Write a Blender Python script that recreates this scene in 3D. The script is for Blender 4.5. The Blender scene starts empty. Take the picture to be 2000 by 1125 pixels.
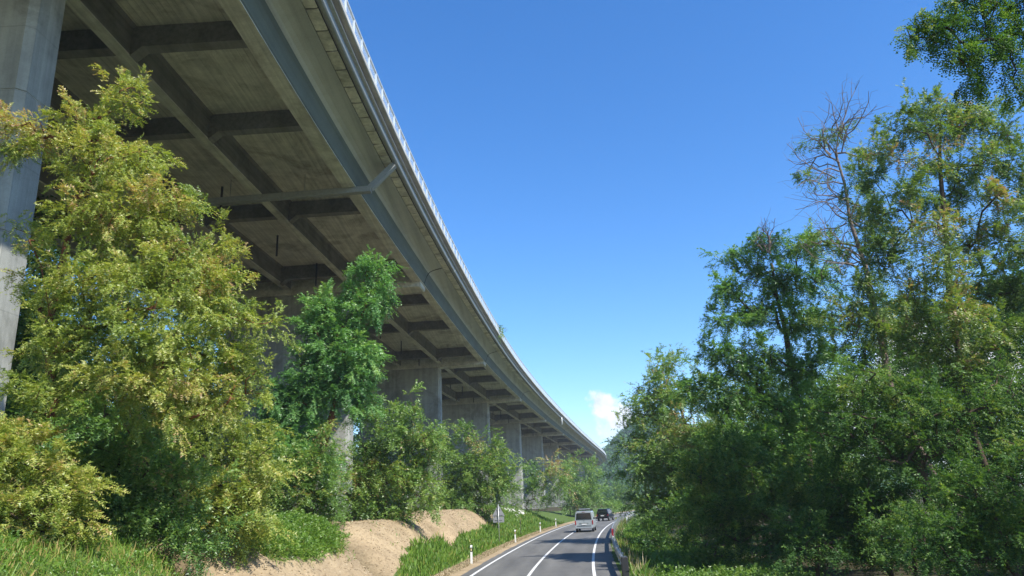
import bpy, bmesh, math, random
import numpy as np
from mathutils import Vector, Matrix
random.seed(7); RNG = np.random.default_rng(11)
SC = bpy.context.scene
COL = SC.collection

# ---------------------------------------------------------------- camera
PITCH, ROLL, EYE = math.radians(16.2), math.radians(2.5), Vector((0.0, 0.0, 3.3))
fw = Vector((0, math.cos(PITCH), math.sin(PITCH))); rt = Vector((1, 0, 0)); up = rt.cross(fw)
rt2 = rt*math.cos(ROLL) - up*math.sin(ROLL); up2 = up*math.cos(ROLL) + rt*math.sin(ROLL)
cam_data = bpy.data.cameras.new('camera'); cam_data.lens = 25.99; cam_data.sensor_width = 36
cam_data.clip_start = 0.1; cam_data.clip_end = 6000
cam = bpy.data.objects.new('camera', cam_data); COL.objects.link(cam)
cam.matrix_world = Matrix(((rt2.x, up2.x, -fw.x, EYE.x), (rt2.y, up2.y, -fw.y, EYE.y), (rt2.z, up2.z, -fw.z, EYE.z), (0, 0, 0, 1)))
SC.camera = cam

# ---------------------------------------------------------------- sky, sun, exposure
SUN_AZ, SUN_EL = math.radians(132), math.radians(48.5)
SUN_DIR = Vector((math.sin(SUN_AZ)*math.cos(SUN_EL), math.cos(SUN_AZ)*math.cos(SUN_EL), math.sin(SUN_EL)))
world = bpy.data.worlds.new('World'); SC.world = world; world.use_nodes = True
wn, wl = world.node_tree.nodes, world.node_tree.links
wn.clear()
w_out = wn.new('ShaderNodeOutputWorld'); w_bg = wn.new('ShaderNodeBackground'); w_bg.inputs['Strength'].default_value = 0.146
sky = wn.new('ShaderNodeTexSky'); sky.sky_type = 'NISHITA'; sky.sun_disc = False
sky.sun_elevation = SUN_EL; sky.sun_rotation = SUN_AZ
sky.altitude = 300; sky.air_density = 1.0; sky.dust_density = 0.15; sky.ozone_density = 4.0
hsv = wn.new('ShaderNodeHueSaturation'); hsv.inputs['Saturation'].default_value = 1.27; hsv.inputs['Value'].default_value = 1.0
hsv.inputs['Hue'].default_value = 0.505
wl.new(sky.outputs[0], hsv.inputs['Color'])
# fair-weather cumulus low over the horizon: billowed discs around fixed directions of the sky dome
w_tc = wn.new('ShaderNodeTexCoord')
w_n1 = wn.new('ShaderNodeTexNoise'); w_n1.inputs['Scale'].default_value = 34; w_n1.inputs['Detail'].default_value = 6; w_n1.inputs['Roughness'].default_value = 0.62
wl.new(w_tc.outputs['Generated'], w_n1.inputs['Vector'])
w_sub = wn.new('ShaderNodeVectorMath'); w_sub.operation = 'SUBTRACT'; w_sub.inputs[1].default_value = (0.5, 0.5, 0.5)
wl.new(w_n1.outputs['Color'], w_sub.inputs[0])
w_scl = wn.new('ShaderNodeVectorMath'); w_scl.operation = 'SCALE'; w_scl.inputs['Scale'].default_value = 0.055
wl.new(w_sub.outputs[0], w_scl.inputs[0])
w_add = wn.new('ShaderNodeVectorMath'); w_add.operation = 'ADD'
wl.new(w_tc.outputs['Generated'], w_add.inputs[0]); wl.new(w_scl.outputs[0], w_add.inputs[1])
prev = None
def sky_dir(az, el):
    az, el = math.radians(az), math.radians(el)
    return Vector((math.sin(az)*math.cos(el), math.cos(az)*math.cos(el), math.sin(el)))
for az, el, rad, dens in ((6.4, 6.8, 0.023, 0.95), (7.7, 6.0, 0.023, 0.9), (7.4, 4.9, 0.026, 0.55), (9.3, 4.4, 0.036, 0.9), (29, 8.0, 0.06, 1.0), (33, 7, 0.055, 1.0), (25, 5, 0.06, 0.9),
                          (-50, 7, 0.07, 0.9), (75, 9, 0.08, 0.9), (140, 8, 0.08, 0.9), (-120, 9, 0.09, 0.9), (190, 8, 0.08, 0.9)):
    c = sky_dir(az, el)
    d = wn.new('ShaderNodeVectorMath'); d.operation = 'DISTANCE'; d.inputs[1].default_value = c
    wl.new(w_add.outputs[0], d.inputs[0])
    mr = wn.new('ShaderNodeMapRange'); mr.interpolation_type = 'SMOOTHSTEP'
    mr.inputs['From Min'].default_value = rad*1.05; mr.inputs['From Max'].default_value = rad*0.62
    mr.inputs['To Min'].default_value = 0; mr.inputs['To Max'].default_value = dens
    wl.new(d.outputs['Value'], mr.inputs['Value'])
    if prev is None: prev = mr.outputs[0]
    else:
        mx = wn.new('ShaderNodeMath'); mx.operation = 'MAXIMUM'
        wl.new(prev, mx.inputs[0]); wl.new(mr.outputs[0], mx.inputs[1]); prev = mx.outputs[0]
w_mix = wn.new('ShaderNodeMix'); w_mix.data_type = 'RGBA'
w_cr = wn.new('ShaderNodeValToRGB'); w_cr.color_ramp.elements[0].position = 0.34; w_cr.color_ramp.elements[0].color = (3.6, 3.9, 4.4, 1); w_cr.color_ramp.elements[1].position = 0.6; w_cr.color_ramp.elements[1].color = (5.2, 5.3, 5.5, 1)
wl.new(w_n1.outputs['Fac'], w_cr.inputs[0])
wl.new(prev, w_mix.inputs['Factor']); wl.new(hsv.outputs[0], w_mix.inputs[6]); wl.new(w_cr.outputs[0], w_mix.inputs[7])
wl.new(w_mix.outputs[2], w_bg.inputs['Color']); wl.new(w_bg.outputs[0], w_out.inputs['Surface'])
sun_data = bpy.data.lights.new('sun', 'SUN'); sun_data.energy = 4.6; sun_data.angle = math.radians(0.53); sun_data.color = (1.0, 0.955, 0.87)
sun = bpy.data.objects.new('sun', sun_data); COL.objects.link(sun)
sun.rotation_euler = (-SUN_DIR).to_track_quat('-Z', 'Y').to_euler(); sun.location = (30, -20, 60)
SC.view_settings.view_transform = 'Standard'; SC.view_settings.look = 'None'
SC.view_settings.exposure = 0.8; SC.view_settings.gamma = 1.0; SC.view_settings.use_curve_mapping = False
SC.cycles.max_bounces = 7; SC.cycles.diffuse_bounces = 4; SC.cycles.transparent_max_bounces = 12; SC.cycles.transmission_bounces = 4
SC.cycles.volume_bounces = 0

# ---------------------------------------------------------------- helpers
def link(o, parent=None):
    COL.objects.link(o)
    if parent is not None: o.parent = parent
    return o
def tag(o, label=None, cat=None, group=None, kind=None):
    if label: o['label'] = label
    if cat: o['category'] = cat
    if group: o['group'] = group
    if kind: o['kind'] = kind
    return o
def empty(name, loc=(0, 0, 0), rz=0.0):
    o = bpy.data.objects.new(name, None); o.empty_display_size = 0.3
    o.location = loc; o.rotation_euler = (0, 0, rz); COL.objects.link(o); return o
def obj_from(name, me, parent=None, loc=None, rz=None):
    o = bpy.data.objects.new(name, me); link(o, parent)
    if loc is not None: o.location = loc
    if rz is not None: o.rotation_euler = (0, 0, rz)
    return o
def mesh(name, verts, faces, mat, smooth=False, fix=True):
    me = bpy.data.meshes.new(name); me.from_pydata([tuple(v) for v in verts], [], faces)
    if fix:
        bm = bmesh.new(); bm.from_mesh(me); bmesh.ops.recalc_face_normals(bm, faces=bm.faces); bm.to_mesh(me); bm.free()
    me.materials.append(mat)
    if smooth: me.polygons.foreach_set('use_smooth', [True]*len(me.polygons))
    return me
def big_mesh(name, V, Fq, mat, tint=None, smooth=False):
    """numpy verts (n,3) and quads/tris (m,k) straight into a mesh, with a per-face colour variation number"""
    me = bpy.data.meshes.new(name); n, (m, k) = len(V), Fq.shape
    me.vertices.add(n); me.vertices.foreach_set('co', np.ascontiguousarray(V, dtype=np.float32).ravel())
    me.loops.add(m*k); me.loops.foreach_set('vertex_index', np.ascontiguousarray(Fq, dtype=np.int32).ravel())
    me.polygons.add(m); me.polygons.foreach_set('loop_start', np.arange(0, m*k, k, dtype=np.int32))
    if tint is not None:
        a = me.attributes.new('tint', 'FLOAT', 'FACE'); a.data.foreach_set('value', np.ascontiguousarray(tint, dtype=np.float32))
    if smooth: me.polygons.foreach_set('use_smooth', np.ones(m, dtype=bool))
    me.materials.append(mat); me.update(calc_edges=True); me.validate(); return me
def box_data(V, F, c, s, rot=None):
    n = len(V); hx, hy, hz = s[0]/2, s[1]/2, s[2]/2
    for x, y, z in ((-1,-1,-1),(1,-1,-1),(1,1,-1),(-1,1,-1),(-1,-1,1),(1,-1,1),(1,1,1),(-1,1,1)):
        p = Vector((x*hx, y*hy, z*hz))
        if rot is not None: p = rot @ p
        V.append((p.x+c[0], p.y+c[1], p.z+c[2]))
    F += [tuple(n+i for i in f) for f in ((0,3,2,1),(4,5,6,7),(0,1,5,4),(1,2,6,5),(2,3,7,6),(3,0,4,7))]
def box_mesh(name, boxes, mat, bevel=0.0):
    V, F = [], []
    for b in boxes: box_data(V, F, *b)
    me = mesh(name, V, F, mat, fix=False)
    if bevel:
        bm = bmesh.new(); bm.from_mesh(me)
        bmesh.ops.bevel(bm, geom=bm.edges[:], offset=bevel, segments=2, affect='EDGES', profile=0.6); bm.to_mesh(me); bm.free()
    return me
def tube_data(V, F, pts, rad, sides=8, cap=True):
    pts = [Vector(p) for p in pts]; rad = rad if isinstance(rad, (list, tuple)) else [rad]*len(pts)
    n0 = len(V)
    for i, p in enumerate(pts):
        t = (pts[min(i+1, len(pts)-1)] - pts[max(i-1, 0)]).normalized()
        a = t.cross(Vector((0, 0, 1)) if abs(t.z) < 0.9 else Vector((1, 0, 0))).normalized(); b = t.cross(a)
        for k in range(sides):
            w = 2*math.pi*k/sides; q = p + (a*math.cos(w) + b*math.sin(w))*rad[i]; V.append(tuple(q))
    for i in range(len(pts)-1):
        for k in range(sides):
            F.append((n0+i*sides+k, n0+i*sides+(k+1) % sides, n0+(i+1)*sides+(k+1) % sides, n0+(i+1)*sides+k))
    if cap:
        F.append(tuple(n0+k for k in range(sides))[::-1]); F.append(tuple(n0+(len(pts)-1)*sides+k for k in range(sides)))
def tube_mesh(name, pts, rad, mat, sides=8, smooth=True):
    V, F = [], []; tube_data(V, F, pts, rad, sides); return mesh(name, V, F, mat, smooth)

# ---------------------------------------------------------------- materials
def new_mat(name):
    m = bpy.data.materials.new(name); m.use_nodes = True
    nt = m.node_tree; return m, nt.nodes, nt.links, nt.nodes['Principled BSDF']
def ramp(n, stops):
    r = n.new('ShaderNodeValToRGB'); e = r.color_ramp.elements
    while len(e) > 1: e.remove(e[-1])
    e[0].position = stops[0][0]; e[0].color = (*stops[0][1], 1)
    for p, c in stops[1:]:
        x = e.new(p); x.color = (*c, 1)
    return r
def noise(n, l, coord, scale, detail=4, rough=0.55, mapping=(1, 1, 1), dist=0.0):
    mp = n.new('ShaderNodeMapping'); mp.inputs['Scale'].default_value = mapping; l.new(coord, mp.inputs['Vector'])
    t = n.new('ShaderNodeTexNoise'); t.inputs['Scale'].default_value = scale; t.inputs['Detail'].default_value = detail
    t.inputs['Roughness'].default_value = rough; t.inputs['Distortion'].default_value = dist
    l.new(mp.outputs[0], t.inputs['Vector']); return t.outputs['Fac']
def mul(n, l, a, b, fac=1.0, mode='MULTIPLY'):
    m = n.new('ShaderNodeMix'); m.data_type = 'RGBA'; m.blend_type = mode
    if isinstance(fac, float): m.inputs['Factor'].default_value = fac
    else: l.new(fac, m.inputs['Factor'])
    l.new(a, m.inputs[6])
    if isinstance(b, tuple): m.inputs[7].default_value = (*b, 1)
    else: l.new(b, m.inputs[7])
    return m.outputs[2]
def bump(n, l, p, h, strength=0.3, dist=0.02):
    b = n.new('ShaderNodeBump'); b.inputs['Strength'].default_value = strength; b.inputs['Distance'].default_value = dist
    l.new(h, b.inputs['Height']); l.new(b.outputs[0], p.inputs['Normal'])
def concrete(name, base, streak=(5, 0.12, 5), stain=(0.45, 0.42, 0.38), stain_amt=0.5, var=0.25, board=False, shutter=False):
    m, n, l, p = new_mat(name)
    g = n.new('ShaderNodeNewGeometry').outputs['Position']
    d, b = tuple(c*(1-var) for c in base), tuple(c*(1+var*0.7) for c in base)
    f1 = noise(n, l, g, 0.9, 8, 0.65); r1 = ramp(n, [(0.3, d), (0.7, b)]); l.new(f1, r1.inputs[0])
    f2 = noise(n, l, g, 1.0, 5, 0.6, streak); r2 = ramp(n, [(0.35, (0.72, 0.72, 0.70)), (0.6, (1.08, 1.07, 1.03))]); l.new(f2, r2.inputs[0])
    c = mul(n, l, r1.outputs[0], r2.outputs[0], 0.8)
    f3 = noise(n, l, g, 0.32, 6, 0.7, dist=0.6); r3 = ramp(n, [(0.50, (1, 1, 1)), (0.64, stain)]); l.new(f3, r3.inputs[0])
    c = mul(n, l, c, r3.outputs[0], stain_amt)
    f4 = noise(n, l, g, 14, 6, 0.7); r4 = ramp(n, [(0.3, (0.85, 0.85, 0.85)), (0.7, (1.1, 1.1, 1.1))]); l.new(f4, r4.inputs[0])
    c = mul(n, l, c, r4.outputs[0], 0.6)
    if board:   # marks of the formwork boards, running with the span
        sp = n.new('ShaderNodeSeparateXYZ'); l.new(g, sp.inputs[0])
        q = n.new('ShaderNodeMath'); q.operation = 'MULTIPLY'; q.inputs[1].default_value = 1/0.31; l.new(sp.outputs[0], q.inputs[0])
        fr = n.new('ShaderNodeMath'); fr.operation = 'FRACT'; l.new(q.outputs[0], fr.inputs[0])
        rb = ramp(n, [(0.0, (0.55, 0.55, 0.54)), (0.05, (0.8, 0.8, 0.8)), (0.1, (1, 1, 1)), (0.95, (1, 1, 1)), (1.0, (0.7, 0.7, 0.7))]); l.new(fr.outputs[0], rb.inputs[0])
        fn = noise(n, l, g, 0.8, 3); rn = ramp(n, [(0.38, (0, 0, 0)), (0.62, (1, 1, 1))]); l.new(fn, rn.inputs[0])
        c = mul(n, l, c, rb.outputs[0], rn.outputs[0])
    if shutter:   # faint joints of the shutter sheets and tie holes on the pier walls
        ob = n.new('ShaderNodeTexCoord').outputs['Object']; so = n.new('ShaderNodeSeparateXYZ'); l.new(ob, so.inputs[0]); fl = []
        for ax, stp in ((0, 1.25), (2, 2.36)):
            q = n.new('ShaderNodeMath'); q.operation = 'MULTIPLY'; q.inputs[1].default_value = 1/stp; l.new(so.outputs[ax], q.inputs[0])
            fr = n.new('ShaderNodeMath'); fr.operation = 'FRACT'; l.new(q.outputs[0], fr.inputs[0])
            rb = ramp(n, [(0.0, (0.68, 0.68, 0.68)), (0.012, (0.78, 0.78, 0.78)), (0.022, (1, 1, 1))]); l.new(fr.outputs[0], rb.inputs[0]); c = mul(n, l, c, rb.outputs[0], 0.7)
    l.new(c, p.inputs['Base Color']); p.inputs['Roughness'].default_value = 0.85
    bump(n, l, p, f4, 0.25, 0.01)
    return m
M = {}
M['soffit'] = concrete('soffit_concrete', (0.56, 0.55, 0.475), board=True, stain_amt=0.7)
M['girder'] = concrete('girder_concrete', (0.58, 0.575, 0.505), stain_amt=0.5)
M['side'] = concrete('shade_darkened_concrete', (0.205, 0.20, 0.185), stain_amt=0.5)  # girder sides and cross beams: shade between the girders put into the colour
M['web'] = concrete('green_coat_with_shade', (0.115, 0.145, 0.132), streak=(2, 0.05, 2), stain_amt=0.12, var=0.07)  # green coating, darkened further by painting the web's shade into it
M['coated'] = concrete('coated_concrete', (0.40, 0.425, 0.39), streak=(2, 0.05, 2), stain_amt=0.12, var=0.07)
M['pier'] = concrete('pier_concrete', (0.34, 0.345, 0.315), streak=(2.2, 2.2, 0.10), stain=(0.5, 0.5, 0.47), stain_amt=0.7, var=0.2, shutter=True)
M['panel'] = concrete('panel_concrete', (0.66, 0.66, 0.57), streak=(3, 3, 3), stain=(0.35, 0.35, 0.3), stain_amt=0.6, var=0.35)
M['kerb'] = concrete('kerb_concrete', (0.46, 0.46, 0.44), streak=(3, 0.4, 3), stain_amt=0.35, var=0.12)
M['darkjoint'] = concrete('sealant', (0.05, 0.052, 0.06), var=0.1)
def plain(name, col, rough=0.5, metal=0.0, var=0.12, scale=6.0, spec=0.5):
    m, n, l, p = new_mat(name); g = n.new('ShaderNodeTexCoord').outputs['Object']
    f = noise(n, l, g, scale, 5, 0.6); r = ramp(n, [(0.3, tuple(c*(1-var) for c in col)), (0.7, tuple(min(1, c*(1+var)) for c in col))]); l.new(f, r.inputs[0])
    l.new(r.outputs[0], p.inputs['Base Color']); p.inputs['Roughness'].default_value = rough; p.inputs['Metallic'].default_value = metal
    p.inputs['Specular IOR Level'].default_value = spec
    return m
M['galv'] = plain('galvanised_steel', (0.42, 0.43, 0.43), 0.45, 0.7)
M['gutter'] = plain('gutter_steel', (0.26, 0.28, 0.27), 0.6, 0.0)
M['rail_steel'] = plain('railing_steel', (0.60, 0.64, 0.65), 0.5, 0.2)
M['rust'] = plain('weathered_steel', (0.10, 0.085, 0.075), 0.7, 0.2, 0.3)
M['black_pipe'] = plain('black_pipe', (0.03, 0.031, 0.034), 0.6)
M['white_plastic'] = plain('white_plastic', (0.78, 0.78, 0.76), 0.5, var=0.06)
M['black_plastic'] = plain('black_plastic', (0.025, 0.025, 0.027), 0.55)
M['red'] = plain('red_reflector', (0.26, 0.012, 0.018), 0.35)
M['amber'] = plain('amber_reflector', (0.75, 0.65, 0.35), 0.3)
M['sign_back'] = plain('sign_back_aluminium', (0.30, 0.31, 0.33), 0.5, 0.2)
M['paint'] = plain('road_paint', (0.66, 0.66, 0.64), 0.7, var=0.22, scale=9)
M['van_paint'] = plain('silver_white_paint', (0.40, 0.44, 0.46), 0.32, 0.3, 0.03)
M['suv_paint'] = plain('dark_blue_paint', (0.012, 0.014, 0.024), 0.2, 0.2, 0.05)
M['glass'] = plain('tinted_glass', (0.012, 0.016, 0.022), 0.06, 0.0, 0.0, spec=0.8)
M['rubber'] = plain('tyre_rubber', (0.02, 0.02, 0.02), 0.85)
M['rim'] = plain('alloy_rim', (0.42, 0.43, 0.45), 0.35, 0.7)
M['tail'] = plain('tail_lamp_red', (0.30, 0.02, 0.02), 0.25)
M['chrome'] = plain('bright_trim', (0.6, 0.6, 0.62), 0.2, 0.9)
def mesh_infill():
    m, n, l, p = new_mat('railing_mesh'); p.inputs['Base Color'].default_value = (0.50, 0.56, 0.57, 1); p.inputs['Roughness'].default_value = 0.6
    g = n.new('ShaderNodeTexCoord').outputs['Object']; sp = n.new('ShaderNodeSeparateXYZ'); l.new(g, sp.inputs[0])
    outs = []
    for ax in (1, 2):     # a fine welded grid: wires every 25 mm, 8 mm wide
        q = n.new('ShaderNodeMath'); q.operation = 'MULTIPLY'; q.inputs[1].default_value = 40; l.new(sp.outputs[ax], q.inputs[0])
        fr = n.new('ShaderNodeMath'); fr.operation = 'FRACT'; l.new(q.outputs[0], fr.inputs[0])
        lt = n.new('ShaderNodeMath'); lt.operation = 'LESS_THAN'; lt.inputs[1].default_value = 0.22; l.new(fr.outputs[0], lt.inputs[0]); outs.append(lt.outputs[0])
    mx = n.new('ShaderNodeMath'); mx.operation = 'MAXIMUM'; l.new(outs[0], mx.inputs[0]); l.new(outs[1], mx.inputs[1])
    l.new(mx.outputs[0], p.inputs['Alpha']); return m
M['mesh'] = mesh_infill()
def asphalt():
    m, n, l, p = new_mat('asphalt'); g = n.new('ShaderNodeNewGeometry').outputs['Position']
    f1 = noise(n, l, g, 0.35, 6, 0.6, (1, 0.35, 1)); r1 = ramp(n, [(0.3, (0.115, 0.112, 0.104)), (0.7, (0.160, 0.156, 0.145))]); l.new(f1, r1.inputs[0])
    f2 = noise(n, l, g, 60, 4, 0.7); r2 = ramp(n, [(0.3, (0.7, 0.7, 0.7)), (0.75, (1.25, 1.25, 1.25))]); l.new(f2, r2.inputs[0])
    c = mul(n, l, r1.outputs[0], r2.outputs[0], 0.7)
    f3 = noise(n, l, g, 0.9, 4, 0.6, (1, 0.08, 1)); r3 = ramp(n, [(0.4, (0.82, 0.82, 0.82)), (0.65, (1.08, 1.08, 1.08))]); l.new(f3, r3.inputs[0])
    c = mul(n, l, c, r3.outputs[0], 0.8)
    ac = n.new('ShaderNodeAttribute'); ac.attribute_name = 'across'   # metres from the centre line: polished wheel tracks
    sn = n.new('ShaderNodeMath'); sn.operation = 'PINGPONG'; sn.inputs[1].default_value = 0.78; l.new(ac.outputs['Fac'], sn.inputs[0])
    rt_ = ramp(n, [(0.0, (0.86, 0.86, 0.87)), (0.5, (1.0, 1.0, 1.0)), (0.78, (1.16, 1.15, 1.14))]); l.new(sn.outputs[0], rt_.inputs[0])
    c = mul(n, l, c, rt_.outputs[0], 0.8)
    vo = n.new('ShaderNodeTexVoronoi'); vo.feature = 'DISTANCE_TO_EDGE'; vo.inputs['Scale'].default_value = 0.22
    wv = n.new('ShaderNodeVectorMath'); wv.operation = 'ADD'; nz = n.new('ShaderNodeTexNoise'); nz.inputs['Scale'].default_value = 1.4; l.new(g, nz.inputs['Vector']); l.new(g, wv.inputs[0]); l.new(nz.outputs['Color'], wv.inputs[1]); l.new(wv.outputs[0], vo.inputs['Vector'])
    rc = ramp(n, [(0.0, (0.55, 0.55, 0.55)), (0.006, (1, 1, 1))]); l.new(vo.outputs[0], rc.inputs[0])
    c = mul(n, l, c, rc.outputs[0], 0.7)
    l.new(c, p.inputs['Base Color']); p.inputs['Roughness'].default_value = 0.8; bump(n, l, p, f2, 0.3, 0.005); return m
M['asphalt'] = asphalt()
def ground_mat():
    """soil, dry mulch and turf; the vertex attribute 'bare' says where the bank was left unplanted"""
    m, n, l, p = new_mat('ground_soil_and_turf'); g = n.new('ShaderNodeNewGeometry').outputs['Position']
    a = n.new('ShaderNodeAttribute'); a.attribute_name = 'bare'
    f1 = noise(n, l, g, 1.2, 7, 0.65); t = ramp(n, [(0.25, (0.055, 0.085, 0.02)), (0.55, (0.08, 0.13, 0.03)), (0.8, (0.14, 0.16, 0.05))]); l.new(f1, t.inputs[0])
    f2 = noise(n, l, g, 7, 8, 0.75); s = ramp(n, [(0.25, (0.21, 0.155, 0.10)), (0.42, (0.33, 0.255, 0.16)), (0.6, (0.39, 0.305, 0.195)), (0.8, (0.45, 0.37, 0.25))]); l.new(f2, s.inputs[0])
    f3 = noise(n, l, g, 0.5, 5, 0.6); s2 = ramp(n, [(0.35, (0.76, 0.74, 0.72)), (0.6, (1.05, 1.03, 1.0))]); l.new(f3, s2.inputs[0])
    sc = mul(n, l, s.outputs[0], s2.outputs[0], 1.0)
    ad = n.new('ShaderNodeMath'); ad.operation = 'ADD'; l.new(a.outputs['Fac'], ad.inputs[0])
    nn = noise(n, l, g, 2.2, 6, 0.7); nm = n.new('ShaderNodeMath'); nm.operation = 'MULTIPLY_ADD'; nm.inputs[1].default_value = 0.9; nm.inputs[2].default_value = -0.45
    l.new(nn, nm.inputs[0]); l.new(nm.outputs[0], ad.inputs[1])
    st = n.new('ShaderNodeMapRange'); st.inputs['From Min'].default_value = 0.42; st.inputs['From Max'].default_value = 0.58; l.new(ad.outputs[0], st.inputs['Value'])
    c = mul(n, l, t.outputs[0], sc, st.outputs[0], 'MIX')
    b = n.new('ShaderNodeAttribute'); b.attribute_name = 'litter'
    lt = ramp(n, [(0.25, (0.03, 0.026, 0.015)), (0.55, (0.065, 0.055, 0.028)), (0.8, (0.06, 0.08, 0.025))]); l.new(f2, lt.inputs[0])
    c = mul(n, l, c, lt.outputs[0], b.outputs['Fac'], 'MIX')
    l.new(c, p.inputs['Base Color']); p.inputs['Roughness'].default_value = 0.95; p.inputs['Specular IOR Level'].default_value = 0.15
    bump(n, l, p, f2, 0.65, 0.05); return m
M['ground'] = ground_mat()
def leaf_mat(name, stops, trans=0.42, gloss=0.045):
    m, n, l, p = new_mat(name); n.remove(p); out = n['Material Output']
    a = n.new('ShaderNodeAttribute'); a.attribute_name = 'tint'
    r = ramp(n, stops); l.new(a.outputs['Fac'], r.inputs[0])
    d = n.new('ShaderNodeBsdfDiffuse'); t = n.new('ShaderNodeBsdfTranslucent'); gl = n.new('ShaderNodeBsdfGlossy'); gl.inputs['Roughness'].default_value = 0.45
    l.new(r.outputs[0], d.inputs[0])
    tc = mul(n, l, r.outputs[0], (1.25, 1.25, 0.55)); l.new(tc, t.inputs[0])
    m1 = n.new('ShaderNodeMixShader'); m1.inputs[0].default_value = trans; l.new(d.outputs[0], m1.inputs[1]); l.new(t.outputs[0], m1.inputs[2])
    m2 = n.new('ShaderNodeMixShader'); m2.inputs[0].default_value = gloss; l.new(m1.outputs[0], m2.inputs[1]); l.new(gl.outputs[0], m2.inputs[2])
    l.new(m2.outputs[0], out.inputs['Surface']); return m
M['leaf_olive'] = leaf_mat('leaf_olive', [(0, (0.129, 0.206, 0.039)), (0.35, (0.271, 0.351, 0.064)), (0.7, (0.408, 0.441, 0.100)), (0.9, (0.515, 0.441, 0.156)), (1, (0.486, 0.303, 0.156))])
M['leaf_green'] = leaf_mat('leaf_green', [(0, (0.062, 0.167, 0.057)), (0.4, (0.134, 0.306, 0.086)), (0.75, (0.222, 0.417, 0.118)), (1, (0.326, 0.482, 0.141))])
M['leaf_mid'] = leaf_mat('leaf_mid', [(0, (0.067, 0.149, 0.035)), (0.4, (0.157, 0.284, 0.058)), (0.75, (0.253, 0.373, 0.079)), (0.93, (0.358, 0.388, 0.127)), (1, (0.418, 0.269, 0.127))])
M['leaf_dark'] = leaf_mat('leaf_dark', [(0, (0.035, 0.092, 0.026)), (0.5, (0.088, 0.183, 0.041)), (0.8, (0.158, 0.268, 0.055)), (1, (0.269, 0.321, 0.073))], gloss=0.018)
M['leaf_pod'] = leaf_mat('leaf_pod', [(0, (0.066, 0.125, 0.029)), (0.4, (0.148, 0.251, 0.051)), (0.75, (0.259, 0.340, 0.073)), (0.88, (0.340, 0.355, 0.101)), (0.92, (0.325, 0.193, 0.109)), (1, (0.414, 0.251, 0.145))])
M['leaf_fresh'] = leaf_mat('leaf_fresh', [(0, (0.060, 0.150, 0.036)), (0.4, (0.132, 0.282, 0.054)), (0.75, (0.210, 0.372, 0.074)), (1, (0.300, 0.420, 0.096))])
M['leaf_bright'] = leaf_mat('leaf_bright', [(0, (0.071, 0.153, 0.019)), (0.5, (0.142, 0.271, 0.031)), (1, (0.236, 0.342, 0.059))])
M['grass'] = leaf_mat('grass_blade', [(0, (0.070, 0.152, 0.022)), (0.5, (0.133, 0.244, 0.033)), (0.85, (0.210, 0.305, 0.050)), (1, (0.420, 0.329, 0.121))], 0.3, 0.02)
M['dry'] = leaf_mat('dry_stalk', [(0, (0.20, 0.16, 0.09)), (0.5, (0.33, 0.27, 0.16)), (1, (0.48, 0.42, 0.28))], 0.15, 0.0)
M['straw'] = leaf_mat('mulch_chip', [(0, (0.20, 0.15, 0.10)), (0.5, (0.40, 0.32, 0.21)), (1, (0.56, 0.48, 0.34))], 0.0, 0.0)
M['bark'] = plain('bark', (0.085, 0.062, 0.045), 0.95, 0, 0.4, 5, 0.1)
M['bark_red'] = plain('reddish_bark', (0.17, 0.075, 0.04), 0.9, 0, 0.35, 5, 0.1)
M['bark_grey'] = plain('dead_wood', (0.21, 0.165, 0.135), 0.95, 0, 0.3, 5, 0.1)
M['far_leaf'] = leaf_mat('hill_leaf', [(0, (0.04, 0.10, 0.03)), (0.6, (0.08, 0.165, 0.045)), (1, (0.14, 0.22, 0.06))], 0.2, 0.0)
M['stone'] = plain('pale_limestone', (0.52, 0.50, 0.45), 0.9, 0, 0.25, 3, 0.2)

# ---------------------------------------------------------------- alignment of the road and of the viaduct
RY = [-140, -60, 0, 20, 37, 50, 68.4, 86, 100, 114, 135, 160, 190, 230, 280, 340, 420, 560, 900]
RX = [-6.0, -3.6, -1.9, -1.0, 0.1, 1.35, 3.4, 5.75, 7.9, 10.35, 14.5, 20.3, 28.5, 41.0, 59.0, 84.0, 121, 192, 380]
_yy = np.arange(-140, 901, 1.0); _xx = np.interp(_yy, RY, RX)
for _ in range(3): _xx = np.convolve(np.pad(_xx, 6, mode='reflect', reflect_type='odd'), np.ones(13)/13, 'valid')
def road_x(y): return np.interp(y, _yy, _xx)
VS_Y = [-200, 5, 25, 40, 60, 95, 125, 170, 250, 340, 400, 440, 480, 540, 620]
VS_S = [0.0, 0.0, 0.025, 0.055, 0.080, 0.105, 0.135, 0.157, 0.169, 0.176, 0.12, 0.0, -0.22, -0.6, -0.9]
_vy = np.arange(-60, 560, 0.5); _vs = np.interp(_vy, VS_Y, VS_S); _vx = np.concatenate([[0], np.cumsum((_vs[1:]+_vs[:-1])/2*0.5)])
_vx += -7.5 - np.interp(25.0, _vy, _vx)
def via(y, off, z=None):
    """point at deck station y, off metres to the outside (right) of the deck-edge line"""
    x = float(np.interp(y, _vy, _vx)); h = math.atan(float(np.interp(y, _vy, _vs)))
    p = (x + off*math.cos(h), y - off*math.sin(h))
    return p if z is None else (p[0], p[1], z)
def heading(y): return math.atan(float(np.interp(y, _vy, _vs)))
def stations(a, b, step=None):
    step = step or (2.0 if b < 110 else 4.0); n = max(2, int(round((b-a)/step))+1); return list(np.linspace(a, b, n))
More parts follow.
